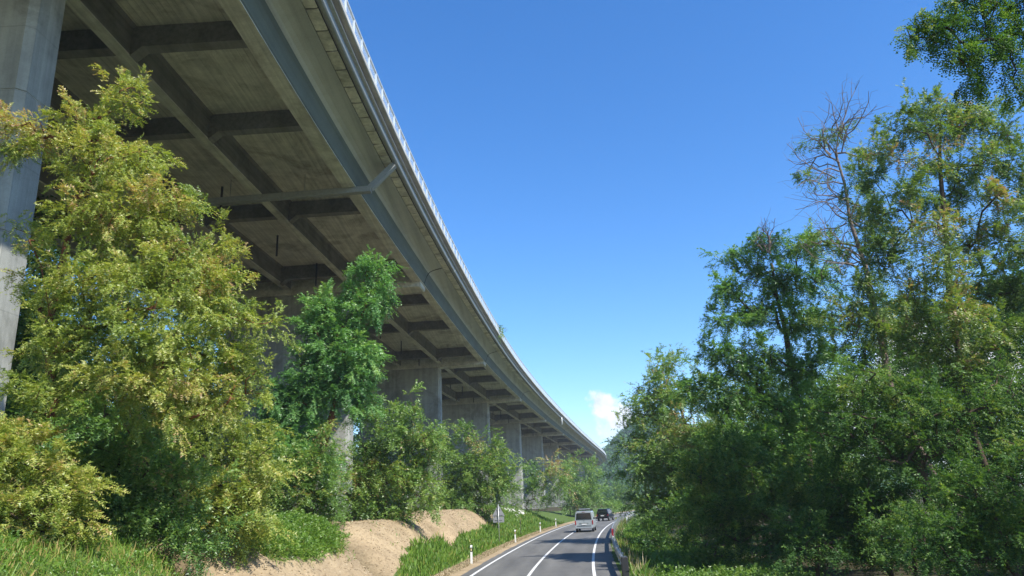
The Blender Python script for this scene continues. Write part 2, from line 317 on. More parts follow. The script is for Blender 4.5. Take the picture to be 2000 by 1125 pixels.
def sweep_mesh(name, prof, ys, mat, smooth=False, mat2=None, seg2=()):
    V, F, k = [], [], len(prof)
    for y in ys:
        for o, z in prof: V.append(via(y, o, z))
    for i in range(len(ys)-1):
        for j in range(k): F.append((i*k+j, i*k+(j+1) % k, (i+1)*k+(j+1) % k, (i+1)*k+j))
    F.append(tuple(range(k))[::-1]); F.append(tuple((len(ys)-1)*k+j for j in range(k)))
    me = mesh(name, V, F, mat, smooth)
    if mat2 is not None:
        me.materials.append(mat2)
        for q in range((len(ys)-1)*k):
            if q % k in seg2: me.polygons[q].material_index = 1
    return me

# ---------------------------------------------------------------- ground
def sstep(a, b, x): t = np.clip((x-a)/(b-a), 0, 1); return t*t*(3-2*t)
def hash_noise(x, y, s):   # smooth pseudo-random bumps
    x, y = np.asarray(x, float)/s, np.asarray(y, float)/s
    return (np.sin(x*1.7+1.3*np.sin(y*1.1+.4))*np.cos(y*1.9+1.1*np.sin(x*.9)) + .5*np.sin(x*3.9+y*2.7+1.9)*np.cos(y*4.3-x*1.3))/1.5
CREASE = [(-20, 0.0), (4, 0.0), (20.5, 1.0), (34.6, 1.0), (52, 1.0), (80, 0.6), (110, 0.0), (400, 0.0)]
def ground_z(x, y):
    x, y = np.asarray(x, float), np.asarray(y, float); d = x - road_x(y)
    crest = np.interp(y, [-60, 5, 22, 40, 60, 75, 95, 112, 130, 160, 220, 400], [2.85, 2.85, 2.85, 2.6, 2.9, 2.9, 2.7, 2.5, 2.0, 1.5, 1.2, 0.8])
    recede = np.zeros_like(y)
    for c, a in CREASE: recede = np.maximum(recede, a*np.clip(1-np.abs(y-c-0.45*(-d-7))/4.6, 0, 1)**2.2)
    toe = np.interp(y, [0, 20, 40, 80, 110, 150], [4.6, 4.6, 4.7, 4.7, 4.9, 5.0]) + 0.5*recede
    top = np.interp(y, [0, 20, 40, 75, 100, 125, 160], [8.2, 8.4, 8.2, 8.6, 9.8, 13.0, 16.0]) + 1.9*recede
    t = np.clip((-d-toe)/(top-toe), 0, 1)
    left = crest*(0.35*t + 0.65*(t*t*(3-2*t))) + 0.012*np.clip(-d-top, 0, 60)
    left = left - 0.8*np.clip(recede, 0, 1)**4*sstep(0.1, 0.5, t)
    left = left + 0.10*hash_noise(x, y, 1.3)*sstep(0.15, 0.5, t) + 0.05*hash_noise(x+9, y, 0.5)*sstep(0.1, 0.4, t)
    right = -0.25*sstep(4.4, 7.0, d) + 0.25*sstep(8, 20, d)*hash_noise(x, y, 3.0) + 0.02*np.clip(d-12, 0, 80)
    z = np.where(d < 0, left, right)
    on_road = (d > -3.45) & (d < 4.25)
    return np.where(on_road, -0.07, np.where((d < 0) & (d > -4.7), np.maximum(z, 0.03*(-d-3.4)), z))
def gz(x, y): return float(ground_z(np.array([x]), np.array([y]))[0])
def bare_amount(x, y):
    d = x - road_x(y); a = np.zeros_like(x)
    verge = (d < -3.2) & (d > -4.75); a = np.where(verge, 0.86, a)
    lo = np.interp(y, [18, 21, 30, 36, 42, 60, 78, 86], [4.2, 4.2, 4.5, 5.9, 6.6, 6.4, 7.0, 8.5])
    on = (y > 19.5) & (y < 86) & (-d > lo) & (-d < 13); a = np.where(on, 1.0, a)
    g = np.exp(-(((y-27.8)/4.3)**4)) * sstep(6.3, 7.6, -d); a = np.where(on, a-1.1*g, a)
    a = np.where((d < -3.2) & (y < 14) & (-d < 7.0), 0.9, a)
    return a
dl = np.unique(np.concatenate([[-900, -500, -250, -140, -90, -60, -45, -36, -30, -25, -21, -18, -16, -14.5], np.arange(-13.6, -3.3, 0.28), [-3.3, -2, 0, 2, 4.0, 4.3, 4.7, 5.3, 6, 6.8, 7.6, 8.6, 10, 11.5, 13, 15, 17.5, 20, 23, 27, 32, 40, 55, 80, 120, 200, 400, 900]]))
ys = np.unique(np.concatenate([np.arange(-140, 0, 10), np.arange(0, 14, 1.0), np.arange(14, 90, 0.34), np.arange(90, 140, 1.2), np.arange(140, 300, 6), np.arange(300, 901, 40), [1200, 2000]]))
DG, YG = np.meshgrid(dl, ys); XG = road_x(np.minimum(YG, 900)) + DG
ZG = ground_z(XG, np.minimum(YG, 900)); ZG = np.where(YG > 900, 0.0, ZG)
nv, nd = len(ys), len(dl); idx = np.arange(nv*nd).reshape(nv, nd)
FG = np.stack([idx[:-1, :-1], idx[:-1, 1:], idx[1:, 1:], idx[1:, :-1]], -1).reshape(-1, 4)
me = big_mesh('ground', np.stack([XG, YG, ZG], -1).reshape(-1, 3), FG, M['ground'], smooth=True)
at = me.attributes.new('bare', 'FLOAT', 'POINT'); at.data.foreach_set('value', bare_amount(XG, YG).astype(np.float32).ravel())
cr = np.zeros_like(YG)
for c, a in CREASE: cr = np.maximum(cr, a*np.clip(1-np.abs(YG-c-0.45*(-DG-7)+0.25*hash_noise(XG, YG, .7))/1.5, 0, 1)**1.3)
li = np.where(DG > 0, sstep(8.5, 11, DG), sstep(12.5, 15, -DG))*np.where(YG > 400, 0.4, 1.0)
li = np.maximum(li, 0.8*np.clip(cr, 0, 1)*sstep(5.2, 7.0, -DG))   # dark ground colour along the gullies
at = me.attributes.new('litter', 'FLOAT', 'POINT'); at.data.foreach_set('value', li.astype(np.float32).ravel())
tag(obj_from('ground', me), 'grassy roadside ground rising to a bank under the viaduct', kind='structure')

# ---------------------------------------------------------------- road
def strip(name, d0, d1, y0, y1, z, mat, parent=None, step=1.5, dash=None):
    V, F = [], []
    segs = [(y0, y1)] if dash is None else [(a, min(a+dash[0], y1)) for a in np.arange(y0, y1, dash[0]+dash[1])]
    for a, b in segs:
        n0 = len(V); yy = stations(a, b, step)
        for y in yy:
            x = float(road_x(y)); V += [(x+d0, y, z), (x+d1, y, z)]
        for i in range(len(yy)-1): F.append((n0+2*i, n0+2*i+1, n0+2*i+3, n0+2*i+2))
    return obj_from(name, mesh(name, V, F, mat, fix=False), parent)
def road_sheet():
    V, F, A = [], [], []; yy = stations(-120, 420, 1.5); dd = [-3.42, -2.4, -0.8, 0.8, 2.4, 4.25]; k = len(dd)
    rr = np.random.default_rng(2)
    for y in yy:
        x = float(road_x(y))
        for j, d in enumerate(dd):
            e = float(rr.normal(0, .03)) if j in (0, k-1) else 0.0     # ragged asphalt edge
            V.append((x+d+e, y, 0.0)); A.append(d)
    for i in range(len(yy)-1):
        for j in range(k-1): F.append((i*k+j, i*k+j+1, (i+1)*k+j+1, (i+1)*k+j))
    me = mesh('road', V, F, M['asphalt'], fix=False); a = me.attributes.new('across', 'FLOAT', 'POINT'); a.data.foreach_set('value', A)
    return obj_from('road', me)
road = road_sheet()
tag(road, 'grey two lane asphalt road curving away beside the viaduct', kind='structure')
strip('edge_line', -2.93, -2.78, -100, 300, 0.006, M['paint'], road)
strip('centre_line', -0.07, 0.08, -100, 300, 0.006, M['paint'], road)
strip('edge_line', 3.0, 3.15, -100, 300, 0.006, M['paint'], road)

# ---------------------------------------------------------------- viaduct
ZG1, ZSOF, ZTOP = 21.8, 23.18, 23.75           # girder soffit, slab soffit, deck top
GOFF = [-2.55, -8.25, -13.9, -19.55, -25.25]    # girder lines, outer to inner
MID = -13.9
PIERS = [21.2, 61.1, 98.8, 137.3, 176, 215, 254, 293, 332, 371, 410, 449, 488]
viaduct = empty('viaduct', (-20, 61, 2.5))
viaduct.location = (0, 0, 0)
tag(viaduct, 'long curving grey concrete motorway viaduct on wall piers', 'viaduct')
EDGE = [(-2.93, ZG1), (-2.2, ZG1), (-2.12, 21.87), (-1.98, 22.25), (-1.86, 22.55), (-1.74, 22.74), (-1.58, 22.88), (-1.36, 22.98), (-1.05, 23.06), (-0.55, 23.16), (-0.55, 23.30), (0.02, 23.34), (0.02, ZTOP), (-2.93, ZTOP)]
EDGE2 = [(2*MID-o, z) for o, z in EDGE]
FRACS = [(0.30, 0.62, 0.93), (0.136, 0.318, 0.605, 0.927)] + [(0.21, 0.5, 0.9)]*12
starts = [-15.0] + PIERS
for i in range(len(starts)-1):
    a, b = starts[i]+0.02, starts[i+1]-0.02; yy = stations(a, b)
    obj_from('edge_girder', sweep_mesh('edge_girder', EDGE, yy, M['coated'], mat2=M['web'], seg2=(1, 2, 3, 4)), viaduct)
    # raw concrete bottom flange under the coated web
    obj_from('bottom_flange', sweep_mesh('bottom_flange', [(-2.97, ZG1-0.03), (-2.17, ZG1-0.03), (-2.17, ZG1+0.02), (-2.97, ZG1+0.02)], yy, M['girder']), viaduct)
    obj_from('edge_girder', sweep_mesh('edge_girder', EDGE2, yy, M['coated']), viaduct)
    for o in GOFF[1:4]:
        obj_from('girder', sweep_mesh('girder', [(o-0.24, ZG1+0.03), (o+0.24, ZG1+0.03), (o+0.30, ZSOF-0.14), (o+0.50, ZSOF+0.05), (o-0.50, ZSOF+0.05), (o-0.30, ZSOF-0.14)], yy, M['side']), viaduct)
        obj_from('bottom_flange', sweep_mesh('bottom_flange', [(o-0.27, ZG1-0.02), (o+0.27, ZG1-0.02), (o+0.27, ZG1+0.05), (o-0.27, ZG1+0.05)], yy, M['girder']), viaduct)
    obj_from('deck_slab', sweep_mesh('deck_slab', [(-2.9, ZSOF), (-2.9, ZTOP-0.01), (2*MID+2.9, ZTOP-0.01), (2*MID+2.9, ZSOF)], yy, M['soffit']), viaduct)
    for f in FRACS[i]:
        yc = a + f*(b-a); h = heading(yc); end = f > 0.85
        for k in range(4 if b < 110 else 3):
            o1, o0 = GOFF[k]-0.30, GOFF[k+1]+0.26
            c = via(yc, (o0+o1)/2, 0); w = o1-o0; zb = 22.2 if not end else 22.05; t = 0.28
            V, F = [], []
            prof = [(-w/2, ZSOF+0.04), (-w/2, zb-0.42), (-w/2+0.5, zb), (w/2, zb), (w/2, ZSOF+0.04)]
            for yl in (-t, t):
                V += [(x, yl, z) for x, z in prof]
            F = [(0, 1, 2, 3, 4)[::-1], (5, 6, 7, 8, 9)] + [(j, (j+1) % 5, 5+(j+1) % 5, 5+j) for j in range(5)]
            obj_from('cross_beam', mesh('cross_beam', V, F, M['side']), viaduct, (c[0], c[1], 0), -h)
for i, yp in enumerate(PIERS):
    h = heading(yp); c = via(yp, MID, 0)
    # hammerhead cap
    w = 2*(-MID-2.25); V = []
    prof = [(-w/2, 21.42), (-w/2, 22.98), (w/2, 22.98), (w/2, 21.42), (w/2-0.12, 21.34), (-w/2+0.12, 21.34)]
    for yl in (-0.95, 0.95): V += [(x, yl, z) for x, z in prof]
    F = [tuple(range(6)), tuple(range(6, 12))[::-1]] + [(j, (j+1) % 6, 6+(j+1) % 6, 6+j) for j in range(6)]
    obj_from('pier_cap', mesh('pier_cap', V, F, M['girder']), viaduct, (c[0], c[1], 0), -h)
    # wall pier with chamfered ends and pour joints
    hw, ht, ch = -MID-(7.65 if i == 0 else 8.35), 0.80, 0.22; V, F = [], []
    z0 = gz(*via(yp, -8.3)) - 0.8
    lv = [z0]; z = z0+5.0
    while z < 20.4: lv += [z-0.03, z-0.015, z+0.015, z+0.03]; z += 4.72
    lv.append(21.36)
    def ring(z, inset):
        a, b = hw-inset, ht-inset
        return [(-a+ch, -b, z), (a-ch, -b, z), (a, -b+ch, z), (a, b-ch, z), (a-ch, b, z), (-a+ch, b, z), (-a, b-ch, z), (-a, -b+ch, z)]
    for k, z in enumerate(lv): V += ring(z, 0.025 if (0 < k < len(lv)-1 and (k-1) % 4 in (1, 2)) else 0.0)
    for k in range(len(lv)-1): F += [(k*8+j, k*8+(j+1) % 8, k*8+8+(j+1) % 8, k*8+8+j) for j in range(8)]
    F += [tuple(range(8))[::-1], tuple((len(lv)-1)*8+j for j in range(8))]
    obj_from('pier', mesh('pier', V, F, M['pier']), viaduct, (c[0], c[1], 0), -h)
    # rubber joint seam across the cantilever soffit at the pier
for yp in PIERS:
    pts = [via(yp, o, z-0.02) for o, z in EDGE[2:10]]
    obj_from('joint_seal', tube_mesh('joint_seal', pts, 0.035, M['darkjoint'], 6), viaduct)
# precast soffit panels along the deck edge, 1.5 m each
PITCHP = 1.5
pm = box_mesh('soffit_panel', [((-0.27, 0, 23.215), (0.5, PITCHP-0.11, 0.07))], M['panel'])
NP = 290
for k in range(NP):
    y = 10.2 + PITCHP*k; p = via(y, 0, 0); obj_from('soffit_panel', pm, viaduct, (p[0], p[1], 0), -heading(y))
sy = stations(-14, 486, 1.5)
obj_from('panel_backing', sweep_mesh('panel_backing', [(-0.54, 23.235), (0.0, 23.235), (0.0, 23.31), (-0.54, 23.31)], sy, M['darkjoint']), viaduct)
# fascia recess and kerb beam
obj_from('fascia', sweep_mesh('fascia', [(0.015, 23.44), (0.26, 23.62), (0.34, 23.96), (0.30, 24.0), (-0.6, 24.0), (-0.6, 23.74), (0.015, 23.74)], sy, M['rust']), viaduct)
obj_from('kerb_beam', sweep_mesh('kerb_beam', [(0.25, 23.98), (0.66, 23.98), (0.70, 24.02), (0.70, 24.24), (0.64, 24.29), (-0.62, 24.29), (-0.62, 23.98)], sy, M['kerb']), viaduct)
# half-round gutter hung under the fascia, in lengths with couplings
gp = [(0.04, 23.40), (0.05, 23.28), (0.10, 23.22), (0.24, 23.22), (0.30, 23.27), (0.33, 23.36), (0.33, 23.60), (0.29, 23.60), (0.29, 23.42)]
obj_from('gutter', sweep_mesh('gutter', gp, sy, M['gutter'], False), viaduct)
obj_from('gutter_lip', sweep_mesh('gutter_lip', [(0.28, 23.605), (0.50, 23.605), (0.50, 23.64), (0.28, 23.64)], sy, M['galv']), viaduct)
for yp in PIERS:
    for dy in (-1.6, 1.6):
        ring_pts = [(0.02, 23.36), (0.03, 23.26), (0.09, 23.19), (0.26, 23.19), (0.33, 23.24), (0.36, 23.35)]
        V = [via(yp+dy+e, o, z) for e in (-0.09, 0.09) for o, z in ring_pts + [(0.36, 23.60), (0.03, 23.60)]]
        k = len(ring_pts)+2
        F = [tuple(range(k))[::-1], tuple(range(k, 2*k))] + [(j, (j+1) % k, k+(j+1) % k, k+j) for j in range(k)]
        obj_from('gutter_coupling', mesh('gutter_coupling', V, F, M['gutter']), viaduct)
# asphalt on top of the deck
obj_from('deck_surfacing', sweep_mesh('deck_surfacing', [(-0.63, 23.76), (2*MID+0.63, 23.76), (2*MID+0.63, 23.82), (-0.63, 23.82)], sy, M['asphalt']), viaduct)
# drains hanging below the slab between the girders
for i, yp in enumerate(PIERS[:7]):
    for y, o, z1 in ((yp-19.0, -11.2, 21.55), (yp-10.2, -11.1, 21.55), (yp-3.4, -10.5, 21.2)):
        if i == 0: continue
        obj_from('drain_stub', tube_mesh('drain_stub', [via(y, o, ZSOF+0.02), via(y, o, z1)], 0.075, M['black_pipe'], 8), viaduct)
# collector channel crossing under the girders, with its arm to the gutter
ch = empty('drain_channel', via(40.6, -1.5, 21.5)); base = Vector(ch.location)
tag(ch, 'galvanised drain channel crossing under the girders with slanted arm to gutter', 'drain channel')
def rel(p): return tuple(Vector(p)-base)
V, F = [], []
a, b = Vector(via(40.6, -1.28, 21.62)), Vector(via(40.9, -12.5, 21.62))
for p in (a, b):
    for q in ((-0.22, 0.17), (-0.19, -0.17), (0.19, -0.17), (0.22, 0.17)): V.append((p.x-base.x, p.y+q[0]-base.y, p.z+q[1]-base.z))
F = [(0, 1, 5, 4), (1, 2, 6, 5), (2, 3, 7, 6), (3, 0, 4, 7), (0, 3, 2, 1), (4, 5, 6, 7)]
obj_from('channel', mesh('channel', V, F, M['gutter']), ch)
V, F = [], []
a, b = Vector(via(40.6, -1.34, 21.70)), Vector(via(40.6, 0.10, 23.13)); t = (b-a).normalized(); s1 = Vector((0, 1, 0)); s2 = t.cross(s1)
for p in (a, b):
    for q in ((-0.2, -0.17), (0.2, -0.17), (0.2, 0.17), (-0.2, 0.17)):
        w = p+s1*q[0]+s2*q[1]-base; V.append(tuple(w))
obj_from('arm', mesh('arm', V, F+[(0, 1, 5, 4), (1, 2, 6, 5), (2, 3, 7, 6), (3, 0, 4, 7), (0, 3, 2, 1), (4, 5, 6, 7)], M['gutter']), ch)
obj_from('bracket', tube_mesh('bracket', [rel(via(40.6, -1.33, 21.5)), rel(via(40.6, -1.33, 21.86))], 0.035, M['galv'], 6), ch)
for o in (-5.4, -10.0): obj_from('hanger', tube_mesh('hanger', [rel(via(40.75, o, 21.7)), rel(via(40.75, o, 22.97))], 0.02, M['galv'], 6), ch)
# short white outlet pipe far along the gutter
out = obj_from('outlet_pipe', tube_mesh('outlet_pipe', [via(188, 0.30, 23.5), via(188, 0.36, 23.1), via(188, 0.36, 21.6)], 0.16, M['white_plastic'], 8))
tag(out, 'short pale outlet pipe hanging from the far gutter', 'pipe')

# ---------------------------------------------------------------- railing on the deck edge
railing = empty('bridge_railing', (0, 0, 0))
tag(railing, 'pale steel railing with mesh panels along the viaduct edge', 'railing')
post_m = box_mesh('post', [((0.50, 0, 24.82), (0.10, 0.10, 1.06)), ((0.50, 0, 24.305), (0.16, 0.16, 0.03))], M['rail_steel'])
inf_m = mesh('mesh_panel', [(0.50, -0.70, 24.46), (0.50, 0.70, 24.46), (0.50, 0.70, 25.26), (0.50, -0.70, 25.26), (0.512, -0.70, 24.46), (0.512, 0.70, 24.46), (0.512, 0.70, 25.26), (0.512, -0.70, 25.26)],
             [(4, 5, 6, 7)], M['mesh'], fix=False)
for k in range(NP):
    y = 10.2 + PITCHP*k; p = via(y, 0, 0); obj_from('post', post_m, railing, (p[0], p[1], 0), -heading(y))
    y += PITCHP/2; p = via(y, 0, 0); obj_from('mesh_panel', inf_m, railing, (p[0], p[1], 0), -heading(y))
ry = stations(9.5, 10.2+PITCHP*NP, 1.5)
obj_from('top_rail', sweep_mesh('top_rail', [(0.45, 25.30), (0.55, 25.30), (0.57, 25.36), (0.50, 25.40), (0.43, 25.36)], ry, M['rail_steel']), railing)
obj_from('middle_rail', sweep_mesh('middle_rail', [(0.475, 24.40), (0.535, 24.40), (0.535, 24.46), (0.475, 24.46)], ry, M['rail_steel']), railing)

# ---------------------------------------------------------------- trees and shrubs
def unit(v): return v/np.maximum(np.linalg.norm(v, axis=-1, keepdims=True), 1e-9)
def leaves(centres, outward, csize, nspray, nleaf, L, W, rach, droop, rng, tint0, flat=0.5, quad=False, elong=0.0):
    """compound leaves: sprays scattered through each clump, leaflets in pairs along each spray's stalk"""
    n = len(centres); S = n*nspray
    cc = np.repeat(centres, nspray, 0); oo = np.repeat(outward, nspray, 0)
    r = unit(rng.normal(size=(S, 3))) * (rng.random((S, 1))**0.45) * np.repeat(csize, nspray)[:, None]
    r[:, 2] *= 0.75
    if elong > 0:   # leafy shoots: sprays strung along a twig that points outwards and a little up
        tw = unit(outward*0.75 + rng.normal(size=(n, 3))*0.55 + np.array([0, 0, 0.28])); tw = np.repeat(tw, nspray, 0)
        u = rng.random((S, 1)); ln = np.repeat(csize*rng.uniform(0.6, 1.5, n), nspray)[:, None]*elong
        r = r*(0.85-0.6*u) + tw*(u-0.35)*ln - np.array([0, 0, 1.0])*(u**2)*ln*0.16
        oo = tw
    p0 = cc + r
    d = unit(unit(r)*0.8 + oo*0.5 + rng.normal(size=(S, 3))*0.45 + np.array([0, 0, -droop]))
    nrm = unit(np.array([0.12, -0.15, 1.0])*flat*2.4 + rng.normal(size=(S, 3))*0.5 + oo*0.35)
    side = unit(np.cross(d, nrm)); nrm = unit(np.cross(side, d))
    t = np.tile(np.linspace(0.12, 1.0, nleaf), S); sg = np.tile(np.where(np.arange(nleaf) % 2 == 0, 1.0, -1.0), S)
    rp = lambda a: np.repeat(a, nleaf, 0)
    D, SD, N = rp(d), rp(side), rp(nrm); m = S*nleaf
    rl = rach*rng.uniform(0.7, 1.25, (S, 1))
    base = rp(p0) + D*(t[:, None]*rp(rl)) - np.array([0, 0, 1.0])*(t[:, None]**2*rp(rl)*0.22)
    ld = unit(SD*sg[:, None] + D*0.45 + N*rng.normal(0, 0.35, (m, 1)) + rng.normal(size=(m, 3))*0.18)
    ls = unit(np.cross(ld, N + rng.normal(size=(m, 3))*0.38))
    ll = (L*rng.uniform(0.7, 1.25, (m, 1))); ww = W*rng.uniform(0.75, 1.2, (m, 1))
    if quad:
        V = np.stack([base, base + ld*ll*0.5 + ls*ww*0.5, base + ld*ll, base + ld*ll*0.5 - ls*ww*0.5], 1).reshape(-1, 3); F = np.arange(m*4).reshape(m, 4)
    else:
        V = np.stack([base - ls*ww*0.55, base + ls*ww*0.55, base + ld*ll], 1).reshape(-1, 3); F = np.arange(m*3).reshape(m, 3)
    tint = np.clip(np.repeat(np.repeat(tint0, nspray), nleaf) + rng.normal(0, 0.13, m) + np.repeat(rng.normal(0, 0.10, S), nleaf), 0, 1)
    return V, F, tint
def tubes(segs, sides=5):
    """segs: (n,8) = a xyz, b xyz, ra, rb"""
    s = np.asarray(segs, float); a, b = s[:, :3], s[:, 3:6]; t = unit(b-a)
    ref = np.where(np.abs(t[:, 2:3]) < 0.9, np.array([[0, 0, 1.0]]), np.array([[1.0, 0, 0]]))
    u = unit(np.cross(t, ref)); v = np.cross(t, u); w = np.arange(sides)*2*np.pi/sides
    ring = u[:, None, :]*np.cos(w)[None, :, None] + v[:, None, :]*np.sin(w)[None, :, None]
    A = a[:, None, :] + ring*s[:, 6][:, None, None]; B = b[:, None, :] + t[:, None, :]*(s[:, 7]*0.3)[:, None, None] + ring*s[:, 7][:, None, None]
    n = len(s); V = np.concatenate([A, B], 1).reshape(-1, 3); k = np.arange(sides); kk = (k+1) % sides
    f = np.stack([k, kk, kk+sides, k+sides], -1); F = (f[None] + (np.arange(n)*2*sides)[:, None, None]).reshape(-1, 4)
    return V, F
def grow(starts, targets, rng, rtip, wob=0.12, expo=0.45, zpref=0.35):
    """join every target to the nearest suitable point of the growing wood; returns tapered segments"""
    P = [np.array(p, float) for p in starts[0]]; par = list(starts[1])
    order = np.argsort(np.min(np.linalg.norm(targets[:, None]-np.array(P)[None], axis=-1), 1))
    ends = []
    for ti in order:
        T = targets[ti]; A = np.array(P); dv = T-A; dist = np.linalg.norm(dv, axis=1)
        cost = dist + zpref*np.clip(A[:, 2]-T[2]+0.35*np.linalg.norm(dv[:, :2], axis=1), 0, None)*1.6
        j = int(np.argmin(cost)); k = max(1, min(5, int(dist[j]/0.55))); last = j; L = dist[j]
        sag = np.array([0, 0, 1.0])*L*0.10
        for q in range(1, k+1):
            f = q/k; pt = A[j] + dv[j]*f + sag*math.sin(math.pi*f)*0.8 + (rng.normal(size=3)*wob*L/k if q < k else 0)
            P.append(pt); par.append(last); last = len(P)-1
        ends.append(last)
    cnt = np.zeros(len(P)); 
    for e in ends:
        while e >= 0: cnt[e] += 1; e = par[e]
    rad = rtip*np.maximum(cnt, 1)**expo; segs = []
    for i in range(len(P)):
        if par[i] >= 0: segs.append((*P[par[i]], *P[i], min(rad[par[i]], rad[i]*1.25), rad[i]))
    return segs
def make_tree(spec):
    name, label, cat, group, base, lean, mat, bark, leaf, dens, lobes, opt = spec
    leaf *= 1.15; dens *= 2.7
    rng = np.random.default_rng(abs(hash((base[0], base[1], len(lobes)))) % 99991)
    bx, by = base; bz = gz(bx, by) if not opt.get('z') else opt['z']
    root = empty(name, (bx, by, bz)); tag(root, label, cat, group)
    lob = np.array(lobes, float); C, T, OUT, CS = [], [], [], []
    clump = opt.get('clump', 9.0)*0.58*leaf
    for x, y, z, rx, rym, rz in lob:
        # clumps fill the lobe, most of them near its skin
        n = max(3, int(dens*(rx*rz+rx*rym+rym*rz)/(clump**2)*0.62))
        d = unit(rng.normal(size=(n, 3))); rr = rng.random((n, 1))**0.38
        rr *= 0.82 + 0.3*rng.random((n, 1))
        p = np.array([x, y, z]) + d*rr*np.array([rx, rym, rz])*0.93
        C.append(p); OUT.append(d); T.append(np.clip(rng.normal(0.45, 0.13, n) + rng.normal(0, 0.13) + 0.10*d[:, 2], 0, 1)); CS.append(clump*rng.uniform(0.65, 1.25, n))
    C, OUT, T, CS = map(np.concatenate, (C, OUT, T, CS))
    low = np.array([gz(px, py) for px, py in C[:, :2]])+0.12 if not opt.get('z') else np.full(len(C), -50)
    C[:, 2] = np.maximum(C[:, 2], low + CS*0.4)
    ns, nl = opt.get('sprays', 9)*4, opt.get('leaflets', 9)
    V, F, t = leaves(C, OUT, CS, ns, nl, leaf, leaf*opt.get('aspect', 0.52), leaf*opt.get('rachis', 4.2), opt.get('droop', 0.22), rng, T, opt.get('flat', 0.5), opt.get('quad', False), opt.get('elong', 2.6))
    V = V - np.array([bx, by, bz])
    obj_from('crown', big_mesh('crown', V, F, M[mat], t), root)
    top = lob[np.argmax(lob[:, 2])]; trunk = opt.get('trunk')
    if trunk is None:
        if opt.get('shrub'):
            st = [np.array([bx+rng.normal(0, .25), by+rng.normal(0, .25), bz-0.1]) for _ in range(5)]; par = [-1, 0, 0, 0, 0]
        else:
            cx, cy, cz = np.average(lob[:, :3], axis=0, weights=lob[:, 3]); n = 9
            st, par = [], []
            for i in range(n):
                f = i/(n-1); zz = bz-0.2 + (top[2]*0.93-bz)*f
                st.append(np.array([bx + (top[0]-bx)*f**1.3 + lean*math.sin(f*3.2) + rng.normal(0, .12)*f, by + (top[1]-by)*f**1.3 + rng.normal(0, .12)*f, zz])); par.append(i-1)
    else:
        st = [np.array(p, float) for p in trunk]; st[0][2] = bz-0.2; par = list(range(-1, len(st)-1))
    pick = rng.permutation(len(C))[:opt.get('limbs', 170)]
    segs = grow((st, par), C[pick], rng, opt.get('rtip', 0.011), expo=opt.get('expo', 0.47))
    if opt.get('dead'):   # bare twigs fanning out of a dead top
        ex = []
        for (hx, hy, hz, n, ln, az, spread) in opt['dead']:
            for _ in range(n):
                p = np.array([hx, hy, hz], float) + rng.normal(0, .25, 3); a = math.radians(az) + rng.normal(0, spread)
                d = unit(np.array([math.cos(a), rng.normal(0, .5), math.sin(a)])); r0 = 0.04
                for k in range(6):
                    q = p + d*ln/6*rng.uniform(.7, 1.2); ex.append((*p, *q, r0, r0*.8))
                    for _b in range(2):
                        if k > 0 and rng.random() < 0.8:
                            e = unit(d+rng.normal(0, .75, 3)); q2 = p + e*ln*0.26*rng.uniform(.5, 1.2); ex.append((*p, *q2, r0*.55, r0*.35))
                            e2 = unit(e+rng.normal(0, .6, 3)); ex.append((*q2, *(q2+e2*ln*0.16), r0*.4, r0*.2))
                    p = q; d = unit(d+rng.normal(0, .42, 3)+np.array([0, 0, .06])); r0 *= .82
        segs += ex
    V, F = tubes(segs, 6 if not opt.get('shrub') else 4); V = V - np.array([bx, by, bz])
    obj_from('trunk', big_mesh('trunk', V, F, M[bark], smooth=True), root)
    return root
